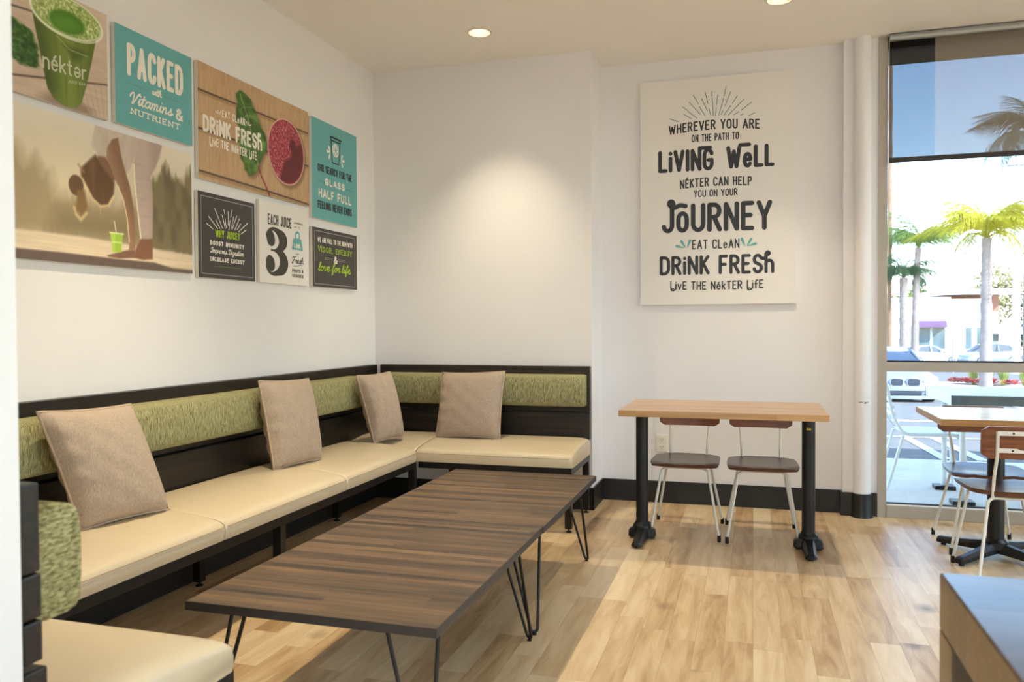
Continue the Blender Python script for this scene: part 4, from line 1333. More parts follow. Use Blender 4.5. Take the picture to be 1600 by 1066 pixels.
# --- VIGOR board
t, fc = sign_panel('wall_sign', 'small charcoal board reading VIGOR, ENERGY & love for life.', 'sign', 'l', (4.24, 1.437), (0.556, 0.355), 0.018, M['char'], FX, GRP)
pr = Print(t, fc)
frame_line(pr, .022, .017, .527, .335, .0018, M['grey_print'])
pr.line('WE ARE FULL TO THE BRIM WITH', .061, .494, .269, .031, .18, M['cream_print'], gap=.2)
pr.line('VIGOR, ENERGY', .063, .488, .211, .034, .16, M['green_print'], slab=True, gap=.3)
pr.line('&', .252, .298, .150, .047, .2, M['cream_print'])
pr.put([[(a + (b - a) * k / 4, v, .0016), (a + (b - a) * (k + .55) / 4, v, .0016)] for a, b in ((.147, .245), (.309, .405)) for v in (.171, .180) for k in range(4)], M['grey_print'], 'dashed_rule')
pr.line('love for life.', .060, .474, .094, .058, .13, M['green_print'], S, slant=.25, gap=.05, space=.2)

# --- large white motto board in the recess
t, fc = sign_panel('motto_board', 'large white board in the recess reading LIVING WELL, JOURNEY and DRINK FRESH', 'sign', 'b', (-0.725, 1.328), (0.982, 1.484), 0.024, M['white_print'], 5.425)
pr = Print(t, lambda u, v, d=0.0: fc(u - .005, v - .003, d))
ray = [(.196, 1.234), (.256, 1.211), (.292, 1.256), (.341, 1.222), (.282, 1.306), (.318, 1.278), (.319, 1.273), (.375, 1.225), (.326, 1.333), (.398, 1.246), (.352, 1.378), (.385, 1.316), (.391, 1.298), (.429, 1.234), (.405, 1.349), (.443, 1.266), (.429, 1.385), (.446, 1.313), (.451, 1.28), (.464, 1.234), (.47, 1.392), (.471, 1.36), (.472, 1.349), (.48, 1.233), (.508, 1.366), (.499, 1.298), (.498, 1.284), (.493, 1.232), (.561, 1.416), (.547, 1.354), (.545, 1.343), (.514, 1.233), (.589, 1.379), (.553, 1.289), (.54, 1.262), (.528, 1.236), (.629, 1.35), (.6, 1.302), (.59, 1.29), (.547, 1.23), (.671, 1.323), (.574, 1.228), (.72, 1.301), (.654, 1.254), (.64, 1.245), (.608, 1.227), (.74, 1.231), (.701, 1.215), (.668, 1.229), (.652, 1.221)]
M['teal_ink'] = flat('teal_ink', (52, 122, 122), 0.5)
pr.put([[ray[k] + (.0021,), ray[k + 1] + (.0021,)] for k in range(0, len(ray), 2)], M['teal_ink'], 'sunburst')
IK = M['ink']
pr.line('WHEREVER YOU ARE', .192, .770, 1.143, .064, .15, IK, bend=.018, gap=.19)
pr.line('ON THE PATH TO', .341, .640, 1.069, .049, .14, IK, gap=.2)
pr.line('LiVING', .123, .482, .879, .146, .17, IK, gap=.15, extra=[(4, [(.5, 1.0), (.5, 1.12), (1.22, 1.12)])])
pr.line('WeLL', .561, .859, .882, .146, .17, IK, gap=.15, extra=[(0, [(.78, 1.0), (.84, 1.12), (1.45, 1.12)])])
pr.line('N\u00c9KTER CAN HELP', .265, .722, .775, .060, .15, IK, bend=.010, gap=.19)
pr.line('YOU ON YOUR', .355, .632, .707, .047, .14, IK, gap=.2)
pr.line('JoURNEY', .145, .846, .478, .19, .155, IK, gap=.16, extra=[(0, cat([(.40, .96), (.28, 1.08), (.30, 1.19), (.42, 1.19), (.46, 1.08), (.40, .92), (.62, .98), (.80, 1.04), (1.05, 1.0)], 6))])
pr.line('EAT CLeAN', .343, .644, .366, .062, .13, IK, gap=.22)
pr.put([drop(.292 + dx, .378, math.radians(a), .052, .0085) for dx, a in ((.02, 68), (.01, 122), (0, 165))] + [drop(.690 + dx, .378, math.radians(a), .052, .0085) for dx, a in ((-.012, 112), (0, 58), (.005, 15))], M['teal'], 'leaf_drawing')
pr.line('DRiNK FREsh', .132, .861, .199, .127, .16, IK, gap=.17, extra=[(9, cat([(-.26, .80), (-.1, .80), (.0, .98), (.02, 1.12), (.12, 1.19), (.2, 1.10), (.1, 1.02), (-.02, 1.05)], 6))])
pr.line('LivE THE N\u00e9kTER LifE', .202, .792, .098, .057, .14, IK, bend=-.006, gap=.2, extra=[(0, cat([(0, .0), (.08, -.18), (.36, -.22), (.58, -.1)], 4)), (13, cat([(0, .0), (.08, -.18), (.36, -.22), (.58, -.1)], 4))])

# ------------------------------------------------------------------ photographic prints, painted point by point on a fine mesh
def in_poly(U, V, poly, soft):
    """soft mask of a polygon (signed distance)"""
    P = np.array(poly)
    ins = np.zeros(U.shape, bool)
    dist = np.full(U.shape, 9.0)
    n = len(P)
    for i in range(n):
        a, b = P[i], P[(i + 1) % n]
        e = b - a
        w0, w1 = U - a[0], V - a[1]
        t = np.clip((w0 * e[0] + w1 * e[1]) / max(1e-12, e @ e), 0, 1)
        dist = np.minimum(dist, np.hypot(w0 - e[0] * t, w1 - e[1] * t))
        c = ((a[1] <= V) & (b[1] > V)) | ((b[1] <= V) & (a[1] > V))
        xx = a[0] + (V - a[1]) / (e[1] if abs(e[1]) > 1e-12 else 1e-12) * e[0]
        ins ^= c & (U < xx)
    d = np.where(ins, dist, -dist)
    return np.clip(0.5 + d / (2 * soft), 0, 1)

RNG = np.random.default_rng(3)
def vnoise(U, V, su, sv, seed=0):
    r = np.random.default_rng(seed)
    T = r.random((64, 64))
    x, y = U * su, V * sv
    i, j = np.floor(x).astype(int), np.floor(y).astype(int)
    fx, fy = x - i, y - j
    fx, fy = fx * fx * (3 - 2 * fx), fy * fy * (3 - 2 * fy)
    g = lambda a, b: T[a % 64, b % 64]
    return (g(i, j) * (1 - fx) + g(i + 1, j) * fx) * (1 - fy) + (g(i, j + 1) * (1 - fx) + g(i + 1, j + 1) * fx) * fy

class Paint:
    def __init__(self, w, h, nu, nv):
        u, v = np.linspace(0, w, nu + 1), np.linspace(0, h, nv + 1)
        self.U, self.V = np.meshgrid(u, v)
        self.C = np.zeros(self.U.shape + (3,))
        self.n = (nu, nv)
    def fill(self, rgb):
        self.C[:] = rgb
    def over(self, mask, rgb):
        k = np.clip(mask, 0, 1)[..., None]
        self.C = self.C * (1 - k) + np.array(rgb) * k if not isinstance(rgb, np.ndarray) or rgb.ndim == 1 else self.C * (1 - k) + rgb * k
    def poly(self, poly, rgb, soft=0.004, op=1.0):
        self.over(in_poly(self.U, self.V, poly, soft) * op, rgb)
    def ell(self, cx, cy, rx, ry, rgb, soft=0.1, op=1.0, rot=0.0):
        a, b = self.U - cx, self.V - cy
        c, s = math.cos(rot), math.sin(rot)
        d = np.hypot((a * c + b * s) / rx, (-a * s + b * c) / ry)
        self.over(np.clip((1 - d) / soft + 0.5, 0, 1) * op, rgb)
    def line(self, pts, w, rgb, soft=0.003, op=1.0):
        d = np.full(self.U.shape, 9.0)
        for (x0, y0), (x1, y1) in zip(pts, pts[1:]):
            ex, ey = x1 - x0, y1 - y0
            t = np.clip(((self.U - x0) * ex + (self.V - y0) * ey) / (ex * ex + ey * ey), 0, 1)
            d = np.minimum(d, np.hypot(self.U - x0 - ex * t, self.V - y0 - ey * t))
        self.over(np.clip((w - d) / soft + 0.5, 0, 1) * op, rgb)
    def shade(self, f):
        self.C = self.C * f[..., None]

m, nt, b = new_mat('photo_print')
at = nt.nodes.new('ShaderNodeVertexColor')
at.layer_name = 'print'
nt.links.new(at.outputs['Color'], b.inputs['Base Color'])
b.inputs['Roughness'].default_value = 0.45
M['photo'] = m

def picture(sign, face, pa):
    nu, nv = pa.n
    K = (nu + 1) * (nv + 1)
    o3 = sign.location
    w0 = np.array(face(0, 0, 0.0005)) - np.array(o3)
    eu = np.array(face(1, 0, 0.0005)) - np.array(face(0, 0, 0.0005))
    ev = np.array(face(0, 1, 0.0005)) - np.array(face(0, 0, 0.0005))
    co = w0 + pa.U[..., None] * eu + pa.V[..., None] * ev
    me = bpy.data.meshes.new('photo_print')
    idx = np.arange(K).reshape(nv + 1, nu + 1)
    q = np.stack([idx[:-1, :-1], idx[:-1, 1:], idx[1:, 1:], idx[1:, :-1]], -1).reshape(-1, 4)
    me.from_pydata(co.reshape(-1, 3).tolist(), [], q.tolist())
    ca = me.color_attributes.new('print', 'FLOAT_COLOR', 'POINT')
    c = np.clip(pa.C, 0, 255) / 255
    c = np.clip(np.where(c <= 0.04045, c / 12.92, ((c + 0.055) / 1.055) ** 2.4) * 1.35, 0, 0.9)
    ca.data.foreach_set('color', np.concatenate([c.reshape(-1, 3), np.ones((K, 1))], 1).astype(np.float32).ravel())
    me.materials.append(M['photo'])
    o = bpy.data.objects.new('photo_print', me)
    COL.objects.link(o)
    o.parent = sign
    return o

# --- green juice cup print
W_, H_ = 0.549, 0.425
t, fc = sign_panel('photo_board', 'photo board of a green juice in a clear cup on pale planks, top left', 'picture', 'l', (2.12, 2.038), (W_, H_), 0.018, None, FX, GRP)
pa = Paint(W_, H_, 220, 170)
U, V = pa.U, pa.V
pa.fill((190, 170, 152))
pa.over(vnoise(U, V, 14, 120, 1) * 0.35, (150, 130, 114))
pa.over(np.clip((V - .2) / .25, 0, 1) * .5, (196, 178, 164))
for a, bq in (((.10, .055), (.56, .145)), ((.1, .30), (.2, .31))):
    pa.line([a, bq], .0035, (86, 70, 62), .006)
for k in range(9):
    pa.line([(.43 + .02 * k, -.01), (.36 + .03 * k, .08 + .012 * k)], .001, (130, 110, 98), .004, .5)
kale = [(.0, .26), (.125, .262), (.157, .243), (.190, .235), (.211, .200), (.222, .160), (.224, .114), (.179, .105), (.123, .115), (.0, .12)]
pa.over(in_poly(U + .012 * (vnoise(U, V, 60, 60, 5) - .5), V + .02 * (vnoise(U, V, 50, 50, 6) - .5), kale, .006), (44, 78, 30))
kmask = in_poly(U, V, kale, .01)
pa.over(kmask * np.clip(vnoise(U, V, 90, 90, 8) * 1.6 - .7, 0, 1), (86, 128, 54))
pa.over(kmask * np.clip(vnoise(U, V, 60, 70, 9) * 1.6 - .9, 0, 1), (22, 42, 16))
pa.ell(.35, .012, .12, .03, (120, 98, 84), .6, .7)
body = [(.196, .318), (.205, .27), (.222, .20), (.240, .12), (.258, .05), (.285, .020), (.325, .006), (.362, .004), (.395, .016), (.414, .036), (.440, .11), (.468, .21), (.49, .30), (.50, .345)]
mask = in_poly(U, V, body, .003)
pa.over(mask, (96, 112, 42))
pa.over(mask * np.clip(1 - np.abs(U - .36) / .10, 0, 1) * .55, (128, 140, 62))
pa.over(mask * np.clip((.285 - U + (.25 - V) * .25) / .06, 0, 1) * .7, (58, 70, 24))
pa.over(mask * np.clip((U - .445 + (.25 - V) * .25) / .03, 0, 1) * .5, (70, 86, 30))
pa.over(mask * np.clip(vnoise(U, V, 70, 12, 12) - .45, 0, 1) * .6, (62, 84, 24))
pa.over(mask * np.clip((.07 - V) / .06, 0, 1) * .5, (110, 128, 58))
pa.poly([(.33, .24), (.45, .238), (.40, .195), (.375, .19)], (52, 64, 28), .012, .6)
pa.line([(.30, .26), (.36, .225), (.45, .225)], .0018, (166, 178, 120), .004, .7)
pa.ell(.356, .342, .168, .076, (196, 200, 176), .10, 1.0, .05)
pa.ell(.356, .346, .158, .069, (122, 146, 60), .08, 1.0, .05)
fo_ = np.clip((1.05 - np.hypot((U - .356) / .155, (V - .346) / .067)) / .08, 0, 1)
cells = vnoise(U, V, 150, 130, 21)
pa.over(fo_, (150, 166, 98))
pa.over(fo_ * np.clip(cells * 2.2 - 1.15, 0, 1), (206, 212, 170))
pa.over(fo_ * np.clip(.75 - cells * 2, 0, 1), (88, 112, 34))
pa.ell(.352, .325, .085, .042, (66, 112, 26), .25, 1.0, .1)
pa.ell(.345, .318, .06, .024, (84, 132, 36), .6, .7, .1)
rim = np.abs(np.hypot((U - .356) / .168, (V - .342) / .076) - 1)
pa.over(np.clip((.04 - rim) / .03, 0, 1) * .75, (222, 222, 206))
picture(t, fc, pa)
pr = Print(t, fc, 0.0008)
M['logo_print'] = flat('logo_print', (206, 206, 178), 0.5)
pr.line('n\u00e9kt\u0259r', .236, .442, .118, .066, .12, M['logo_print'], gap=.13, rise=.05)
pr.line('JUICE BAR', .352, .434, .096, .011, .17, M['logo_print'], gap=.25, rise=.13)

# --- woman stretching print
W_, H_ = 1.050, 0.556
t, fc = sign_panel('photo_board', 'wide photo board of a person bending forward on a sunlit deck, lower left', 'picture', 'l', (2.12, 1.447), (W_, H_), 0.018, None, FX, GRP)
pa = Paint(W_, H_, 330, 180)
U, V = pa.U, pa.V
tv = np.clip(V / H_, 0, 1)[..., None]
pa.C = np.array((172, 152, 122)) * (1 - tv) + np.array((206, 196, 180)) * tv
pa.over(np.exp(-(((U - .30) / .22) ** 2 + ((V - .33) / .16) ** 2)) * .6, (216, 202, 172))
trL = [(0, .10), (0, .47), (.06, .44), (.124, .40), (.153, .35), (.194, .38), (.228, .33), (.257, .34), (.291, .24), (.344, .26), (.45, .25), (.571, .25), (.75, .30), (.75, .10)]
pa.over(in_poly(U + .02 * (vnoise(U, V, 30, 20, 31) - .5), V + .03 * (vnoise(U, V, 60, 20, 32) - .5), trL, .035) * .75, (142, 124, 92))
pa.over(in_poly(U, V, [(.25, .10), (.3, .2), (.7, .22), (.72, .1)], .05) * .6, (112, 98, 70))
trR = [(.76, .08), (.78, .38), (.82, .41), (.85, .44), (.878, .475), (.905, .44), (.93, .415), (.96, .43), (.994, .41), (1.02, .46), (1.06, .50), (1.06, .08)]
pa.over(in_poly(U + .02 * (vnoise(U, V, 60, 30, 33) - .5), V + .04 * (vnoise(U, V, 70, 20, 34) - .5), trR, .016) * .9, (110, 98, 68))
pa.over(in_poly(U, V, trR, .03) * np.clip(vnoise(U, V, 26, 12, 35) * 1.5 - .6, 0, 1) * .7, (76, 66, 46))
pa.poly([(-.01, .103), (.4, .106), (1.06, .085), (1.06, .02), (.567, .028), (-.01, .033)], (214, 196, 170), .006)
pa.over(in_poly(U, V, [(-.01, .103), (.4, .106), (1.06, .085), (1.06, .02), (-.01, .033)], .006) * vnoise(U, V, 8, 200, 36) * .4, (176, 154, 128))
pa.poly([(-.01, .035), (.3, .037), (.567, .033), (.8, .034), (.92, .016), (1.06, .016), (1.06, -.01), (-.01, -.01)], (96, 80, 72), .004)
SK, SKD = (146, 112, 86), (116, 86, 64)
pa.poly([(.713, .57), (.863, .57), (.845, .50), (.817, .453), (.784, .404), (.795, .34), (.797, .27), (.791, .139), (.718, .124), (.706, .226), (.686, .374), (.683, .442)], (176, 156, 146), .004)
pm = in_poly(U, V, [(.713, .57), (.863, .57), (.817, .453), (.784, .404), (.795, .322), (.791, .139), (.718, .124), (.706, .226), (.686, .374)], .004)
pa.over(pm * np.clip((U - .76) / .05, 0, 1) * .5, (142, 122, 116))
pa.over(pm * np.clip(vnoise(U, V, 20, 70, 37) * 1.4 - .7, 0, 1) * .5, (150, 130, 122))
pa.line([(.688, .44), (.69, .37), (.708, .226), (.722, .13)], .003, (236, 216, 184), .005)
pa.poly([(.723, .130), (.786, .131), (.792, .09), (.791, .047), (.731, .040), (.679, .045), (.694, .090)], (126, 84, 62), .004)
pa.poly([(.484, .57), (.70, .57), (.712, .537), (.692, .471), (.664, .411), (.643, .394), (.62, .42), (.565, .40), (.535, .407), (.49, .444), (.458, .469), (.47, .52)], (184, 170, 158), .004)
sm_ = in_poly(U, V, [(.484, .57), (.70, .57), (.712, .537), (.664, .411), (.643, .394), (.535, .407), (.458, .469)], .004)
pa.over(sm_ * np.clip(vnoise(U, V, 50, 14, 38) * 1.6 - .6, 0, 1) * .5, (156, 140, 128))
pa.over(sm_ * np.clip((.50 - U) / .05, 0, 1) * .5, (214, 200, 182))
pa.poly([(.49, .437), (.532, .440), (.574, .401), (.588, .357), (.556, .345), (.515, .37), (.486, .40)], SKD, .006)
hair = [(.480, .440), (.44, .405), (.405, .372), (.407, .339), (.438, .300), (.462, .265), (.503, .242), (.541, .251), (.572, .295), (.578, .345), (.545, .375), (.515, .395)]
pa.poly(hair, (92, 66, 42), .006)
pa.over(in_poly(U, V, hair, .006) * np.clip(vnoise(U, V, 60, 18, 39) * 1.5 - .7, 0, 1) * .6, (128, 96, 60))
pa.line([(.412, .335), (.44, .295), (.465, .260), (.503, .238), (.543, .246), (.574, .290)], .0028, (226, 196, 140), .008, .8)
pa.ell(.382, .302, .036, .040, (98, 72, 46), .15)
pa.poly([(.388, .285), (.424, .290), (.436, .229), (.424, .20), (.408, .180), (.395, .20), (.374, .196), (.382, .235)], (124, 94, 58), .008)
pa.line([(.372, .215), (.38, .19), (.402, .172), (.43, .20)], .004, (230, 206, 150), .014, .8)
pa.line([(.42, .36), (.395, .385)], .004, (150, 118, 76), .012, .8)
pa.line([(.50, .24), (.502, .205)], .001, (222, 200, 160), .004, .6)
arm = [(.600, .532), (.568, .519), (.541, .48), (.536, .44), (.560, .40), (.59, .344), (.625, .283), (.646, .205), (.656, .125), (.652, .075), (.689, .078), (.686, .169), (.683, .251), (.662, .343), (.636, .406), (.615, .468)]
pa.poly(arm, SK, .004)
pa.over(in_poly(U, V, arm, .004) * np.clip((U - .60 + (V - .3) * .35) / .05, 0, 1) * .6, (112, 82, 60))
pa.line([(.595, .335), (.625, .283), (.645, .205), (.655, .11)], .0022, (238, 214, 176), .004, .9)
pa.poly([(.533, .044), (.585, .058), (.648, .075), (.689, .078), (.686, .045), (.602, .036), (.541, .038)], (120, 88, 68), .003)
pa.poly([(.551, .137), (.620, .138), (.608, .062), (.563, .060)], (150, 182, 62), .003)
pa.line([(.549, .138), (.622, .139)], .003, (206, 220, 160), .003)
pa.over(in_poly(U, V, [(.551, .137), (.58, .138), (.575, .062), (.563, .060)], .004) * .5, (182, 208, 96))
pa.line([(.560, .10), (.612, .102)], .003, (206, 220, 170), .004, .7)
pa.line([(.583, .139), (.574, .186)], .002, (230, 222, 206), .003)
picture(t, fc, pa)

# --- beet juice print
W_, H_ = 0.984, 0.553
t, fc = sign_panel('photo_board', 'photo board of beet juice and a leaf on planks reading DRINK FRESH', 'picture', 'l', (3.222, 1.903), (W_, H_), 0.018, None, FX, GRP)
pa = Paint(W_, H_, 300, 180)
U, V = pa.U, pa.V
pa.fill((172, 140, 106))
pa.over(vnoise(U, V, 110, 9, 41) * .55, (134, 104, 76))
pa.over(vnoise(U, V, 160, 30, 46) * .35, (204, 176, 142))
pa.over(vnoise(U, V, 3, 6, 42) * .4, (188, 156, 122))
for v0, v1, w in ((.418, .428, .0042), (.236, .236, .0048), (.036, .012, .0042)):
    pa.line([(-.01, v0), (.5, (v0 + v1) / 2 + .003), (1.0, v1)], w, (66, 48, 34), .006)
    pa.line([(-.01, v0 - .011), (1.0, v1 - .011)], .006, (120, 92, 66), .012, .5)
leaf = [(.296, .479), (.328, .503), (.37, .495), (.424, .469), (.456, .424), (.489, .393), (.505, .355), (.54, .331), (.556, .288), (.555, .247), (.52, .206), (.496, .168), (.484, .133), (.461, .109), (.416, .081), (.384, .088), (.357, .116), (.342, .151), (.322, .186), (.318, .25), (.325, .317), (.293, .333), (.294, .384), (.3, .423), (.29, .452)]
wob = .016 * (vnoise(U, V, 40, 40, 43) - .5)
pa.over(in_poly(U - .014, V + .012, leaf, .016) * .6, (70, 52, 36))
lm = in_poly(U + wob, V + wob, leaf, .004)
pa.over(lm, (62, 96, 36))
pa.over(lm * np.clip(vnoise(U, V, 30, 26, 44) * 1.8 - .8, 0, 1), (104, 140, 62))
pa.over(lm * np.clip(vnoise(U, V, 24, 30, 45) * 1.8 - .95, 0, 1), (34, 58, 22))
mid = [(.33, .48), (.39, .38), (.44, .26), (.484, .139)]
pa.line(mid, .0035, (150, 150, 100), .004, .8)
for k in range(6):
    f = (k + .6) / 7
    x, y = .35 + .13 * f, .45 - .28 * f
    pa.line([(x, y), (x + .07, y + .012)], .0014, (140, 164, 96), .003, .6)
    pa.line([(x, y), (x - .05, y - .035)], .0014, (140, 164, 96), .003, .6)
pa.line([(.482, .142), (.506, .097), (.57, .022), (.585, -.01)], .0055, (126, 32, 48), .004)
cx, cy, R_ = .752, .272, .178
pa.ell(cx + .015, cy - .012, R_ * 1.06, R_ * 1.06, (92, 68, 48), .12, .6)
pa.ell(cx, cy, R_ * 1.03, R_ * 1.03, (196, 160, 140), .03)
pa.ell(cx, cy, R_, R_, (112, 20, 44), .03)
pa.ell(cx, cy, R_ * .93, R_ * .93, (92, 24, 36), .05)
fm_ = in_poly(U, V, [(.57, .25), (.58, .36), (.66, .44), (.76, .455), (.86, .41), (.90, .36), (.86, .33), (.82, .30), (.79, .25), (.73, .22), (.70, .16), (.68, .10), (.62, .13)], .012)
disc = np.clip((R_ * .98 - np.hypot(U - cx, V - cy)) / .004, 0, 1)
pa.over(fm_ * disc, (140, 44, 60))
fo_ = vnoise(U, V, 150, 150, 47)
pa.over(fm_ * disc * np.clip(fo_ * 2.4 - 1.2, 0, 1) * .9, (206, 132, 136))
pa.over(fm_ * disc * np.clip(.9 - fo_ * 2.2, 0, 1) * .6, (98, 20, 40))
pa.over(disc * in_poly(U, V, [(.80, .36), (.84, .35), (.85, .28), (.82, .25), (.80, .29), (.78, .31)], .01), (82, 22, 34))
rim = np.abs(np.hypot(U - cx, V - cy) - R_)
pa.over(np.clip((.004 - rim) / .003, 0, 1) * .8, (212, 168, 158))
picture(t, fc, pa)
pr = Print(t, fc, 0.0008)
CP = M['cream_print']
pr.line('EAT CLeAN', .180, .367, .328, .038, .16, CP, gap=.22)
pr.line('DRiNK FREsh', .034, .516, .228, .082, .19, CP, gap=.17, extra=[(9, cat([(-.26, .80), (-.1, .80), (.0, .98), (.02, 1.12), (.12, 1.19), (.2, 1.10), (.1, 1.02), (-.02, 1.05)], 6))])
pr.line('LivE THE N\u00e9kTER LifE', .081, .466, .172, .042, .16, CP, gap=.2, extra=[(0, cat([(0, .0), (.08, -.18), (.36, -.22), (.58, -.1)], 4)), (13, cat([(0, .0), (.08, -.18), (.36, -.22), (.58, -.1)], 4))])
pr.put([drop(.150 + dx, .338, math.radians(a), .019, .0035) for dx, a in ((.012, 62), (.004, 112), (0, 160))] + [drop(.394 + dx, .338, math.radians(a), .019, .0035) for dx, a in ((-.006, 118), (0, 65), (.004, 20))], CP, 'leaf_drawing')
# ------------------------------------------------------------------ outside: walk, asphalt, planter
def gz(y):
    return -0.05 if y < 8.1 else (-0.05 - (y - 8.1) * 0.82 / 15.2 if y < 23.3 else -0.87 - (y - 23.3) * 1.03 / 42.7)

def ground_poly(mb, pts, lift=0.0, mi=0):
    mb.add([(x, y, gz(y) + lift) for x, y in pts], [tuple(range(len(pts)))], mi)

M['concrete'] = flat('sidewalk_concrete', (238, 226, 208), 0.85, var=0.06, vscale=5, bmp=0.1)
M['asphalt'] = flat('asphalt', (112, 110, 108), 0.9, var=0.12, vscale=6, bmp=0.2, bscale=90)
M['line_paint'] = flat('parking_line_paint', (232, 232, 228), 0.7)
M['curb'] = flat('curb_concrete', (214, 208, 198), 0.85, var=0.04)
struct('sidewalk', MB().box((-14, 5.5, -0.35), (40, 8.1, -0.05)), M['concrete'])
mb = MB()
ys = [8.1, 23.3, 66.0, 130.0]
mb.add([(x, y, gz(y) - 0.002) for y in ys for x in (-60, 120)], [(2 * k, 2 * k + 1, 2 * k + 3, 2 * k + 2) for k in range(3)])
def stripe(a, b, w):
    (x0, y0), (x1, y1) = a, b
    L = math.hypot(x1 - x0, y1 - y0)
    nx, ny = -(y1 - y0) / L * w / 2, (x1 - x0) / L * w / 2
    ground_poly(mb, [(x0 + nx, y0 + ny), (x0 - nx, y0 - ny), (x1 - nx, y1 - ny), (x1 + nx, y1 + ny)], 0.004, 1)
stripe((1.78, 10.9), (1.69, 8.15), 0.10)
stripe((2.09, 10.8), (1.99, 8.15), 0.10)
stripe((1.5, 10.75), (4.8, 10.75), 0.12)
stripe((2.1, 14.2), (3.0, 14.2), 0.35)
for x in (4.6, 7.2, 9.8):
    stripe((x, 8.3), (x + 0.2, 12.8), 0.10)
for x in (-1.0, 1.9, 5.6):
    stripe((x, 19.0), (x + 0.3, 24.0), 0.10)
struct('asphalt_ground', mb, [M['asphalt'], M['line_paint']])

# planter island with a pale curb
isl = [(4.9, 25.0), (5.35, 28.6), (6.1, 31.6), (8.0, 33.0), (16, 33.5), (16, 22.0), (8.6, 22.0), (6.2, 22.6)]
M['soil'] = flat('planter_soil', (118, 100, 84), 0.95, var=0.2)
mb = MB()
top = [(x, y, gz(y) + 0.16) for x, y in isl]
bot = [(x, y, gz(y) - 0.05) for x, y in isl]
n = len(isl)
mb.add(bot + top, [(i, (i + 1) % n, n + (i + 1) % n, n + i) for i in range(n)] + [tuple(range(n, 2 * n))])
struct('planter_curb', mb, M['curb'])
bed = [(6.35, 30.6), (8.0, 32.4), (15.8, 32.9), (15.8, 28.6), (8.4, 28.0), (6.9, 29.3)]
mb = MB()
mb.add([(x, y, gz(y) + 0.165) for x, y in bed], [tuple(range(len(bed)))])
mb.add([(x, y, gz(y) + 0.10) for x, y in bed], [tuple(range(len(bed)))])
struct('planter_bed', mb, M['soil'])

# ------------------------------------------------------------------ outdoor furniture
M['white_metal'] = flat('white_outdoor_metal', (236, 238, 236), 0.4)
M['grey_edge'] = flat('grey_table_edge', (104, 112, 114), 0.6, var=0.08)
ot = empty('outdoor_table', (1.95, 6.45, -0.05), 'white outdoor table with a grey edge standing on the sidewalk beyond the window', 'table')
o3 = tuple(ot.location)
x0, x1, y0, y1 = 1.275, 2.6, 6.0, 6.85
build('tabletop', MB().box((x0 + 0.02, y0 + 0.004, 0.70), (x1 - 0.02, y1 - 0.004, 0.712)), M['white_metal'], ot, o3)
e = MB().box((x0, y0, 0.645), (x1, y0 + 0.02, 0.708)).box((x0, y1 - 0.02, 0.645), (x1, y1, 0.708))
build('side_painted_lit', MB().box((x0, y0 + 0.02, 0.645), (x0 + 0.02, y1 - 0.02, 0.7115)).box((x1 - 0.02, y0 + 0.02, 0.645), (x1, y1 - 0.02, 0.7115)), M['white_metal'], ot, o3)  # side faces painted white, standing in for the light on them
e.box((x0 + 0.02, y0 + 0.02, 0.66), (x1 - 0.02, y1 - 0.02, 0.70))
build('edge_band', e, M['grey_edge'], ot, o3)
for x in (1.375, 2.5):
    lg = build('leg', MB().tube(rounded([(x, 6.15, -0.02), (x, 6.15, 0.645), (x, 6.70, 0.645), (x, 6.70, -0.02)], 0.10, 6), 0.019, 10), M['white_metal'], ot, o3, smooth=50)
    for y in (6.15, 6.70):
        f = build('foot_plate', MB().box((x - 0.07, y - 0.06, -0.05), (x + 0.07, y + 0.06, -0.02)), M['black_iron'], lg, bevel=0.004)
        f.data.transform(Matrix.Translation(Vector(o3) * -1))

oc = empty('outdoor_chair', (1.22, 6.75, -0.05), 'white metal outdoor chair seen from the side through the window, by the window jamb', 'chair')
o3 = tuple(oc.location)
for y in (6.55, 6.98):
    build('side_frame', MB().tube(rounded([(0.955, y, 0.74), (1.00, y, 0.50), (1.075, y, 0.365), (1.42, y, 0.375), (1.475, y, 0.33), (1.49, y, -0.05)], 0.06, 6), 0.012, 8), M['white_metal'], oc, o3, smooth=60)
    build('leg', MB().tube([(1.07, y, 0.362), (0.96, y, -0.05)], 0.012, 8), M['white_metal'], oc, o3, smooth=60)
build('seat', MB().box((1.075, 6.55, 0.368), (1.46, 6.98, 0.382)), M['white_metal'], oc, o3, bevel=0.004)
mb = MB()
for k in range(5):
    mb.tube([(0.95 + 0.014 * k, 6.55, 0.735 - 0.055 * k), (0.94 + 0.014 * k, 6.765, 0.735 - 0.055 * k), (0.95 + 0.014 * k, 6.98, 0.735 - 0.055 * k)], 0.016, 6)
build('backrest', mb, M['white_metal'], oc, o3, smooth=60)

# ------------------------------------------------------------------ cars
M['tyre'] = flat('tyre_rubber', (28, 28, 30), 0.8)
M['rim'] = flat('wheel_rim', (170, 174, 180), 0.3, metal=0.8)
M['car_glass'] = flat('car_glass', (58, 72, 92), 0.08, spec=0.9)
M['lamp_clear'] = flat('head_lamp', (236, 240, 244), 0.1)
M['lamp_red'] = flat('tail_lamp', (176, 60, 58), 0.2)
M['grille_dark'] = flat('grille_dark', (48, 54, 66), 0.4)

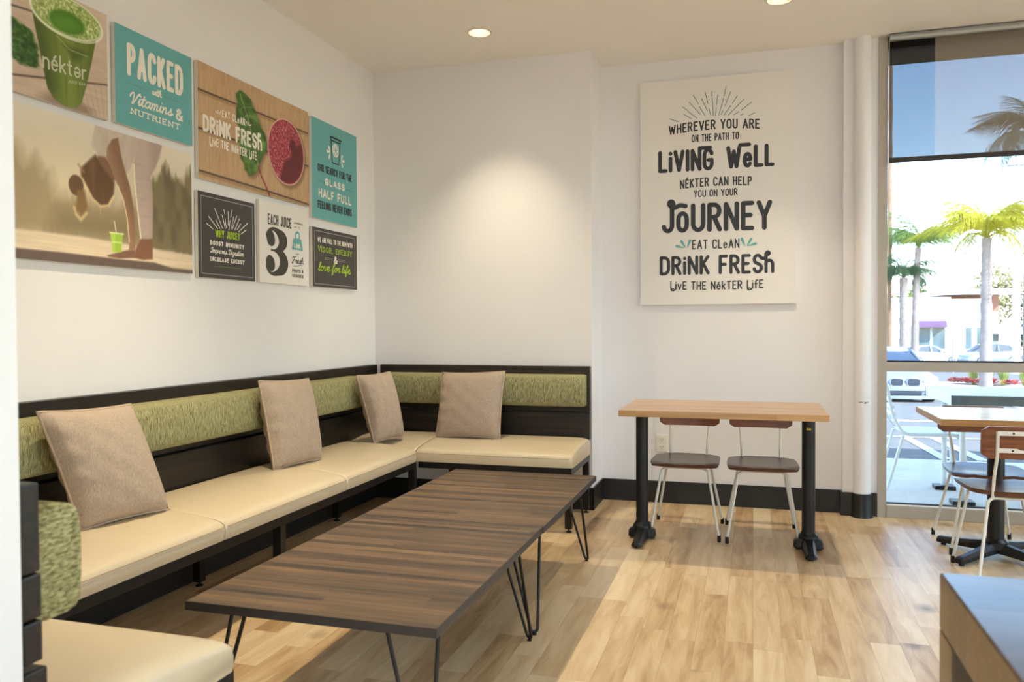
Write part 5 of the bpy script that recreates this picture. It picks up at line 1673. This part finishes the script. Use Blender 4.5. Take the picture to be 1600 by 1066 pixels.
def car(label, loc, heading, paint, length=4.5, width=1.8, front=False, rear=False, tall=0.0):
    """front of the car points to local -y"""
    t = empty('car', loc, label, 'car', rz=heading)
    W = width / 2
    L = length / 2
    # lower body: rings from front to rear (y, half width, underside, belt height, deck crown)
    st = [(-L, .62, .30, .50, .52), (-L + .06, .74, .22, .60, .62), (-L + .18, .83, .17, .68, .71), (-L + .55, .885, .17, .76, .80), (-L + 1.3, .90, .18, .86, .915),
          (-L + 1.5, .90, .18, .90, .94), (0.3, .90, .18, .93, .95), (L - 1.1, .90, .19, .95, .99), (L - .45, .87, .20, .95, 1.0), (L - .14, .82, .24, .92, .97), (L - .03, .74, .32, .82, .86), (L, .66, .40, .62, .66)]
    rings = []
    for y, w, zb, zs, zt in st:
        w *= W / .90
        zs, zt = zs + tall * .4, zt + tall * .4
        zm = zb + (zs - zb) * .5
        rings.append([(-w * .90, y, zb), (-w, y, zb + .10), (-w * 1.0, y, zm), (-w * .985, y, zs - .06), (-w * .93, y, zs), (-w * .5, y, zt), (0, y, zt + .012),
                      (w * .5, y, zt), (w * .93, y, zs), (w * .985, y, zs - .06), (w * 1.0, y, zm), (w, y, zb + .10), (w * .90, y, zb)])
    build('body', MB().loft(rings), paint, t, smooth=50)
    # cabin
    def cab(zr, inset, y0, y1, y2, y3, base=.90):
        zr += tall
        b = base + tall * .4
        rr = []
        for y, f, z in ((y0, .90, b), (y0 + .02, .90, b + .01), (y1, .74, zr - .04), (y1 + .18, .72, zr), (y2 - .25, .72, zr), (y2, .73, zr - .05), (y3 - .02, .88, b + .05), (y3, .88, b + .03)):
            f = f * W / .9 - inset
            rr.append([(-f, y, b - .04), (-f, y, b), (-f * (.99 if z < b + .1 else .97), y, z - .03 if z > b + .1 else z), (-f * .6, y, z + .012), (0, y, z + .02), (f * .6, y, z + .012), (f * (.99 if z < b + .1 else .97), y, z - .03 if z > b + .1 else z), (f, y, b), (f, y, b - .04)])
        return MB().loft(rr)
    build('windows', cab(1.385, .0, -L + 1.28, -L + 2.0, L - 1.05, L - .42), M['car_glass'], t, smooth=40)
    rf = MB()
    zr = 1.395 + tall
    rr = []
    for y, f, dz in ((-L + 1.93, .60, -.05), (-L + 2.15, .655, .012), (0.3, .665, .028), (L - 1.35, .655, .012), (L - 1.02, .62, -.045)):
        f *= W / .9
        rr.append([(-f, y, zr + dz - .03), (-f * .92, y, zr + dz), (0, y, zr + dz + .012), (f * .92, y, zr + dz), (f, y, zr + dz - .03)])
    rf.loft(rr)
    build('roof', rf, paint, t, smooth=50)
    pl = MB()
    k = W / .9
    for s in (-1, 1):
        pl.tube([(s * .885 * k, -L + 1.32, .92 + tall * .4), (s * .715 * k, -L + 2.0, zr - .05)], .035, 6)
        pl.tube([(s * .86 * k, L - .50, .96 + tall * .4), (s * .70 * k, L - 1.05, zr - .06)], .05, 6)
        pl.tube([(s * .875 * k, 0.25, .93 + tall * .4), (s * .71 * k, 0.25, zr - .03)], .03, 6)
    build('pillar', pl, paint, t, smooth=50)
    for s in (-1, 1):
        for y in (-L + .86, L - .92):
            wl = build('wheel', MB().lathe((s * (W - .10), y, .32), [(.24, -.10), (.30, -.105), (.32, -.08), (.32, .08), (.30, .105), (.24, .10)], 24, axis='x'), M['tyre'], t, smooth=40)
            sp = MB().lathe((s * (W + .003), y, .32), [(.235, -.01), (.235, .004), (.20, .008)], 24, axis='x')
            for q in range(5):
                a = 2 * PI * q / 5
                sp.tube([(s * (W + .012), y, .32), (s * (W + .012), y + .21 * math.cos(a), .32 + .21 * math.sin(a))], .022, 5)
            build('rim', sp, M['rim'], wl, smooth=40)
        build('door_mirror', MB().lathe((s * (W + .05), -L + 1.72, 1.0 + tall * .4), [(.02, -.06), (.075, -.03), (.08, .03), (.03, .06)], 12, axis='y'), paint, t, smooth=50)
    def on_front(poly, z_off=0.0, push=.02):
        return [(x, -L + y - push, z) for x, y, z in poly]
    if front:
        for s in (-1, 1):
            # twin rounded grilles, head lamps, lower intakes
            out = rrect(.30, .20, .07, 4)
            m1 = MB()
            a = [(s * .20 + x, -L - .012, .585 + z) for x, z in out]
            b = [(s * .20 + x, -L + .12, .585 + z) for x, z in out]
            m1.loft([a, b])
            g = build('grille', m1, M['grille_dark'], t)
            fr = MB().tube([(s * .20 + x * 1.03, -L - .014, .585 + z * 1.04) for x, z in out], .012, 6, closed=True)
            build('grille_surround', fr, M['rim'], g, smooth=50)
            hl = MB()
            hl.loft([[(s * .46, -L + .00, .60), (s * .46, -L + .00, .64), (s * .66, -L + .03, .70), (s * .80, -L + .12, .72), (s * .82, -L + .12, .62), (s * .66, -L + .01, .58)],
                     [(s * .46, -L + .25, .60), (s * .46, -L + .25, .64), (s * .66, -L + .25, .72), (s * .80, -L + .35, .74), (s * .82, -L + .35, .62), (s * .66, -L + .25, .58)]])
            build('headlight', hl, M['lamp_clear'], t, smooth=50)
            build('intake', MB().box((min(s * .45, s * .76), -L - .0, .27), (max(s * .45, s * .76), -L + .2, .36)), M['grille_dark'], t, bevel=.02)
        bp = MB()
        bp.loft([[(-.86, -L + .10, z), (-.6, -L - .03, z), (0, -L - .06, z), (.6, -L - .03, z), (.86, -L + .10, z), (.86, -L + .4, z), (-.86, -L + .4, z)] for z in (.38, .42, .50)])
        build('bumper', bp, paint, t, smooth=50)
        build('lower_grille', MB().box((-.40, -L - .035, .26), (.40, -L + .2, .37)), M['grille_dark'], t, bevel=.02)
        sp = MB()
        sp.loft([[(-.84, -L + .12, z), (-.6, -L - .02, z), (0, -L - .05, z), (.6, -L - .02, z), (.84, -L + .12, z), (.84, -L + .4, z), (-.84, -L + .4, z)] for z in (.17, .21, .25)])
        build('front_lip', sp, paint, t, smooth=50)
    if rear:
        for s in (-1, 1):
            build('tail_light', MB().box((min(s * .48, s * .80), L - .16, .70), (max(s * .48, s * .80), L + .01, .84)), M['lamp_red'], t, bevel=.03)
        build('number_plate', MB().box((-.16, L - .02, .62), (.16, L + .02, .74)), M['white_metal'], t)
    return t
M['silver'] = flat('silver_car_paint', (150, 158, 170), 0.28, metal=0.3)
M['white_car'] = flat('white_car_paint', (232, 232, 234), 0.22)
M['grey_car'] = flat('grey_car_paint', (150, 160, 176), 0.25, metal=0.3)
car('silver car parked facing the window with a twin grille, at the left of the glass', (3.47, 24.7, gz(24.0) - 0.02), math.radians(6), M['silver'], front=True)
car('white sedan parked across the lot with its rear corner towards the window', (12.15, 65.0, gz(65)), math.radians(118), M['white_car'], length=4.4, rear=True)
car('grey car parked across the lot half behind the thick palm trunk', (16.3, 66.0, gz(66)), math.radians(-60), M['grey_car'], length=4.5, rear=True, tall=0.12)

# ------------------------------------------------------------------ building across the lot
M['stucco_white'] = flat('white_stucco', (240, 238, 232), 0.9, var=0.01)
M['brick'] = flat('red_brown_brick', (150, 108, 92), 0.9, var=0.12, vscale=14)
M['stucco_cream'] = flat('cream_stucco', (226, 220, 202), 0.9)
M['awning'] = flat('plum_awning', (92, 66, 96), 0.8)
M['shop_glass'] = flat('shop_glass', (96, 112, 116), 0.1, var=0.3, vscale=0.7)
M['shop_frame'] = flat('shop_frame', (210, 212, 210), 0.5)
GB = gz(72) - 0.1
bd = empty('building', (13, 76, GB), 'white flat-roofed shop building across the parking lot with a brick corner', 'building')
o3 = tuple(bd.location)
def bpart(name, mb, mat, **kw):
    return build(name, mb, mat, bd, o3, **kw)
bpart('wall', MB().box((2.0, 72.0, GB), (17.7, 84, 3.10)), M['stucco_white'])
bpart('parapet', MB().box((1.9, 71.9, 3.0), (15.2, 72.3, 3.25)).box((15.2, 71.9, 2.85), (17.8, 72.3, 3.02)), M['stucco_white'])
bpart('brick_tower', MB().box((15.0, 73.5, 2.0), (19.0, 82, 3.50)), M['brick'])
bpart('corner_wall', MB().box((17.7, 73.4, GB), (19.0, 82, 2.05)), M['stucco_cream'])
bpart('roof_canopy', MB().box((14.5, 71.2, 3.45), (19.9, 83, 3.85)), M['stucco_white'])
bpart('entry_beam', MB().box((18.4, 71.0, 0.28), (26, 74, 0.80)), M['stucco_white'])
bpart('entry_post', MB().box((19.6, 71.2, GB), (19.9, 71.5, 0.28)), M['stucco_white'])
aw = MB()
aw.loft([[(12.35, 70.9, 0.82), (12.70, 72.0, 1.36), (12.70, 72.0, 0.9)], [(14.75, 70.9, 0.82), (14.90, 72.0, 1.36), (14.90, 72.0, 0.9)]])
bpart('awning', aw, M['awning'])
for x0_, x1_ in ((12.75, 13.75), (13.82, 14.85), (16.2, 16.75), (17.0, 17.55)):
    w_ = bpart('window_frame', MB().box((x0_, 71.94, -0.95), (x1_, 72.05, 0.86)), M['shop_frame'])
    p_ = build('pane', MB().box((x0_ + .06, 71.92, -0.90), (x1_ - .06, 71.96, 0.80)), M['shop_glass'], w_)
    p_.data.transform(Matrix.Translation(Vector(o3) * -1))
bpart('corner_window', MB().box((18.5, 73.30, -0.3), (18.95, 73.45, 0.9)), M['shop_glass'])

# ------------------------------------------------------------------ poles
M['pole_white'] = flat('pole_white', (226, 230, 238), 0.5)
lp = empty('lamp_post', (12.72, 46.2, gz(46)), 'tall white light pole at the right edge of the window', 'lamp post')
o3 = tuple(lp.location)
build('pole', MB().lathe((12.72, 46.2, gz(46)), [(0.17, 0.3), (0.15, 10.5)], 16), M['pole_white'], lp, o3, smooth=40)
build('base', MB().lathe((12.72, 46.2, gz(46)), [(0.38, 0), (0.38, 0.72)], 20), M['curb'], lp, o3, smooth=40)
build('lamp_head', MB().box((12.3, 45.9, gz(46) + 10.5), (13.6, 46.5, gz(46) + 10.7)), M['pole_white'], lp, o3, bevel=0.02)
sp_ = empty('sign_post', (9.82, 46.0, gz(46)), 'thin grey sign post standing in front of the white building', 'post')
build('post', MB().lathe((9.82, 46.0, gz(46)), [(0.05, 0), (0.05, 3.1)], 10), flat('post_grey', (150, 152, 158), 0.5), sp_, tuple(sp_.location), smooth=40)
build('narrow_plate', MB().box((9.77, 45.93, gz(46) + 1.9), (9.87, 45.95, gz(46) + 3.1)), M['alu_light'], sp_, tuple(sp_.location))

# ------------------------------------------------------------------ palms
M['bark'] = flat('palm_bark', (140, 128, 122), 0.95, var=0.16, vscale=5, bmp=0.5, bscale=18)
M['bark_brown'] = flat('palm_bark_brown', (140, 112, 90), 0.95, var=0.16, vscale=5)
M['palm_yellow'] = flat('palm_leaf_yellow', (176, 168, 44), 0.6, var=0.2, vscale=2)
M['palm_green'] = flat('palm_leaf_green', (104, 128, 56), 0.6, var=0.25, vscale=2)
M['palm_dark'] = flat('palm_leaf_dark', (70, 96, 62), 0.6, var=0.25, vscale=2)
for k in ('palm_yellow', 'palm_green', 'palm_dark'):
    nt = M[k].node_tree
    b = nt.nodes['Principled BSDF']
    tr = nt.nodes.new('ShaderNodeBsdfTranslucent')
    src = b.inputs['Base Color'].links[0].from_socket
    nt.links.new(src, tr.inputs['Color'])
    mx = nt.nodes.new('ShaderNodeMixShader')
    mx.inputs[0].default_value = 0.45
    nt.links.new(b.outputs[0], mx.inputs[1])
    nt.links.new(tr.outputs[0], mx.inputs[2])
    nt.links.new(mx.outputs[0], nt.nodes['Material Output'].inputs['Surface'])

def frond_mesh(L, droop, rnd):
    mb = MB()
    pts = []
    for k in range(13):
        s = k / 12
        pts.append(Vector((s * L * (1 - .18 * s * droop), 0, L * (.62 * s - (.62 + .55 * droop) * s * s))))
    mb.tube(pts, [0.03 * L / 2 * (1 - .85 * k / 12) for k in range(13)], 5)
    for k in range(46):
        s = .14 + .85 * k / 45
        f = s * 12
        i = min(11, int(f))
        p = pts[i].lerp(pts[i + 1], f - i)
        tdir = (pts[i + 1] - pts[i]).normalized()
        ll = L * .34 * math.sin(PI * min(1, .18 + .8 * s)) * rnd.uniform(.8, 1.15)
        for sd in (-1, 1):
            d = (tdir * .55 + Vector((0, sd * .8, rnd.uniform(-.75, .0)))).normalized()
            tip = p + d * ll + Vector((0, 0, -ll * .75))
            mid = p + d * ll * .5
            w = tdir * (0.014 * L / 2)
            mb.add([p - w, p + w, mid + w * .9, tip, mid - w * .9], [(0, 1, 2, 4), (4, 2, 3)])
    return mb

def palm(label, x, y, base_z, crown_z, r0, r1, L, nf, leaf, bark, seed, lean=0.0, low=.15):
    rnd = random.Random(seed)
    t = empty('palm_tree', (x, y, base_z), label, 'palm tree', 'palm trees across the parking lot')
    H_ = crown_z - base_z
    pts, rs = [], []
    for k in range(26):
        s = k / 25
        pts.append((lean * s * s, 0, H_ * s))
        rs.append((r0 + (r1 - r0) * s) * (1.0 + .07 * math.sin(k * 2.4) + rnd.uniform(-.04, .04)))
    build('trunk', MB().tube(pts, rs, 14), bark, t, smooth=50)
    fm = [frond_mesh(L, d, rnd) for d in (.55, .95, 1.35)]
    protos = []
    for m_ in fm:
        protos.append(build('frond', m_, leaf, None))
    for k in range(nf):
        pr_ = protos[k % 3]
        c = pr_ if k < 3 else pr_.copy()
        if k >= 3:
            COL.objects.link(c)
        c.parent = t
        c.location = (lean, 0, H_ - 0.02)
        el = rnd.uniform(low, 1.15) if k > 2 else .7
        c.rotation_euler = (rnd.uniform(-.3, .3), -el, 2.399963 * k + rnd.uniform(-.2, .2))
        c.scale = (rnd.uniform(.85, 1.1),) * 3
    return t
palm('thick-trunked palm with a yellow crown, the nearest and clearest through the glass', 6.40, 26.0, gz(26) + 0.16, 3.62, 0.17, 0.125, 2.0, 20, M['palm_yellow'], M['bark'], 11)
palm('slender palm with a sparse pale crown, left of the yellow one', 8.03, 46.0, gz(46), 5.06, 0.20, 0.14, 2.6, 15, M['palm_green'], M['bark'], 12, lean=0.15, low=.3)
palm('short dark green palm closest to the window jamb', 7.50, 46.0, gz(46), 3.55, 0.20, 0.20, 2.1, 18, M['palm_dark'], M['bark'], 13, low=.2)
palm('tall palm whose crown shows through the shade at the right edge', 8.55, 30.0, gz(30), 7.40, 0.10, 0.08, 1.9, 22, M['palm_dark'], M['bark'], 14, low=-.5)
palm('bare brown palm trunk at the far left of the glass, crown above the view', 7.05, 47.5, gz(47), 20.0, 0.13, 0.11, 2.2, 14, M['palm_green'], M['bark_brown'], 15)

# ------------------------------------------------------------------ trees behind the building
M['leaf_olive'] = flat('tree_leaf_olive', (104, 114, 60), 0.8, var=0.3, vscale=0.6)
M['leaf_pale'] = flat('tree_leaf_pale', (136, 128, 86), 0.8, var=0.25, vscale=0.6)
M['leaf_deep'] = flat('tree_leaf_deep', (66, 88, 72), 0.8, var=0.3, vscale=0.6)
M['trunk'] = flat('tree_trunk', (120, 100, 84), 0.9)
def tree(label, x, y, blobs, mat, seed, trunk_h):
    rnd = random.Random(seed)
    g = gz(y)
    t = empty('tree', (x, y, g), label, 'tree', 'trees behind the white building')
    mb = MB()
    for bx_, by_, bz_, r in blobs:
        for _ in range(int(420 * r)):
            v = Vector((rnd.gauss(0, 1), rnd.gauss(0, 1), rnd.gauss(0, 1))).normalized() * r * (rnd.random() ** .28)
            v.z *= .85
            c = Vector((bx_, by_, bz_)) + v
            a = Vector((rnd.gauss(0, 1), rnd.gauss(0, 1), rnd.gauss(0, 1))).normalized()
            b_ = a.orthogonal().normalized()
            s = rnd.uniform(.10, .22)
            mb.add([c - a * s, c - b_ * s * .6, c + a * s, c + b_ * s * .6], [(0, 1, 2, 3)])
    build('foliage', mb, mat, t)
    tk = MB().tube([(0, 0, 0), (.1, 0, trunk_h * .5), (.0, 0, trunk_h)], [.25, .2, .12], 8)
    for bx_, by_, bz_, r in blobs:
        tk.tube([(0, 0, trunk_h * .7), (bx_ * .6, by_ * .6, bz_ - r * .3)], [.12, .05], 6)
    build('trunk', tk, M['trunk'], t, smooth=50)
tree('low olive-green tree rising above the left part of the white building', 15.0, 92, [(-1.2, 0, 5.4, 1.7), (.8, 0, 6.0, 1.8), (2.6, 0, 5.2, 1.6)], M['leaf_olive'], 21, 5)
tree('dark rounded treetop poking above the left roofline', 17.1, 96, [(0, 0, 8.1, .75), (.2, 0, 6.6, 1.1)], M['leaf_deep'], 22, 7)
tree('small pale tree low behind the middle of the roofline', 19.3, 94, [(-.6, 0, 4.8, 1.1), (.9, 0, 5.0, 1.0)], M['leaf_olive'], 23, 4)
tree('big pale dry-looking tree behind the brick corner', 23.4, 92, [(-1.3, 0, 6.2, 1.6), (0, 0, 8.2, 1.9), (1.5, 0, 6.8, 1.9), (-.2, 0, 5.0, 1.9)], M['leaf_pale'], 24, 7)
tree('deep green tree at the far right behind the light pole', 26.2, 90, [(0, 0, 3.2, 1.8), (.5, 0, 5.4, 2.0), (-.4, 0, 1.6, 1.4), (1.8, 0, 4.0, 1.9)], M['leaf_deep'], 25, 5)

# ------------------------------------------------------------------ planting in the island
M['succ_pink'] = flat('succulent_pink', (196, 116, 110), 0.6, var=0.25, vscale=10)
M['succ_red'] = flat('succulent_red', (168, 72, 76), 0.6, var=0.25, vscale=10)
M['succ_gold'] = flat('succulent_gold', (204, 176, 96), 0.6, var=0.25, vscale=10)
M['grass_blade'] = flat('grass_blade', (172, 182, 96), 0.7, var=0.3, vscale=4)
def rosette(mat, seed):
    rnd = random.Random(seed)
    mb = MB()
    for ring_, (nn, el, ln) in enumerate(((9, .35, .17), (8, .8, .16), (6, 1.2, .13))):
        for k in range(nn):
            a = 2 * PI * (k + .5 * ring_) / nn + rnd.uniform(-.1, .1)
            d = Vector((math.cos(a) * math.cos(el), math.sin(a) * math.cos(el), math.sin(el)))
            s = Vector((-math.sin(a), math.cos(a), 0)) * .034
            p = Vector((0, 0, .04))
            u = d.cross(s).normalized() * .012
            mb.add([p, p + d * ln * .55 + s, p + d * ln, p + d * ln * .55 - s, p + d * ln * .5 + u], [(0, 1, 4), (1, 2, 4), (2, 3, 4), (3, 0, 4), (3, 2, 1, 0)])
    return mb
def plant(name, mb, mat, label, cat_, group, loc, scale=1.0):
    o = build(name, mb, mat)
    o.location = loc
    o.scale = (scale,) * 3
    return tag(o, label, cat_, group)
kinds = [('succ_pink', 'pink succulent rosette on the front edge of the planter bed'), ('succ_red', 'dark red succulent rosette on the front edge of the planter bed'), ('succ_gold', 'golden succulent rosette on the front edge of the planter bed')]
pro = {k: plant('succulent', rosette(M[k], i), M[k], lb, 'succulent', lb + 's', (6.5, 30.0, gz(30) + .165), 1.5) for i, (k, lb) in enumerate(kinds)}
edge_ = [(6.45, 30.45), (6.9, 29.4), (8.4, 28.1), (11.0, 28.25)]
used = set()
for i in range(26):
    s = i / 25 * 3
    k = min(2, int(s))
    f = s - k
    x = edge_[k][0] * (1 - f) + edge_[k + 1][0] * f + random.uniform(-.04, .12)
    y = edge_[k][1] * (1 - f) + edge_[k + 1][1] * f + random.uniform(.05, .35)
    kd = ('succ_pink', 'succ_red', 'succ_pink', 'succ_pink', 'succ_red', 'succ_gold', 'succ_red')[i % 7]
    o = pro[kd]
    if kd in used:
        o = o.copy()
        COL.objects.link(o)
    used.add(kd)
    o.location = (x, y, gz(y) + .165)
    o.rotation_euler.z = random.uniform(0, 6)
    sc = random.uniform(1.2, 1.8)
    o.scale = (sc,) * 3
def tuft(seed):
    rnd = random.Random(seed)
    mb = MB()
    for _ in range(130):
        a = rnd.uniform(0, 2 * PI)
        out_ = rnd.uniform(.05, .55)
        h = rnd.uniform(.45, .85)
        d = Vector((math.cos(a), math.sin(a), 0))
        s = Vector((-math.sin(a), math.cos(a), 0)) * .008
        p0 = d * rnd.uniform(0, .06)
        p1 = d * out_ * .45 + Vector((0, 0, h * .75))
        p2 = d * out_ + Vector((0, 0, h * rnd.uniform(.75, 1)))
        mb.add([p0 - s, p0 + s, p1 + s, p1 - s, p2], [(0, 1, 2, 3), (3, 2, 4)])
    return mb
tp = plant('grass_clump', tuft(5), M['grass_blade'], 'clump of tall yellow-green grass growing in the planter island', 'grass clump', 'grass clumps in the planter island', (7.0, 30.2, gz(30.2) + .165))
for i, (x, y) in enumerate([(7.05, 30.1), (7.35, 29.7), (7.8, 29.6), (8.3, 29.2), (8.75, 29.3), (9.3, 29.0), (9.8, 29.3), (7.6, 30.6)]):
    o = tp if i == 0 else tp.copy()
    if i:
        COL.objects.link(o)
    o.location = (x, y, gz(y) + .165)
    o.rotation_euler.z = i * 1.3
    o.scale = (random.uniform(.85, 1.15),) * 3
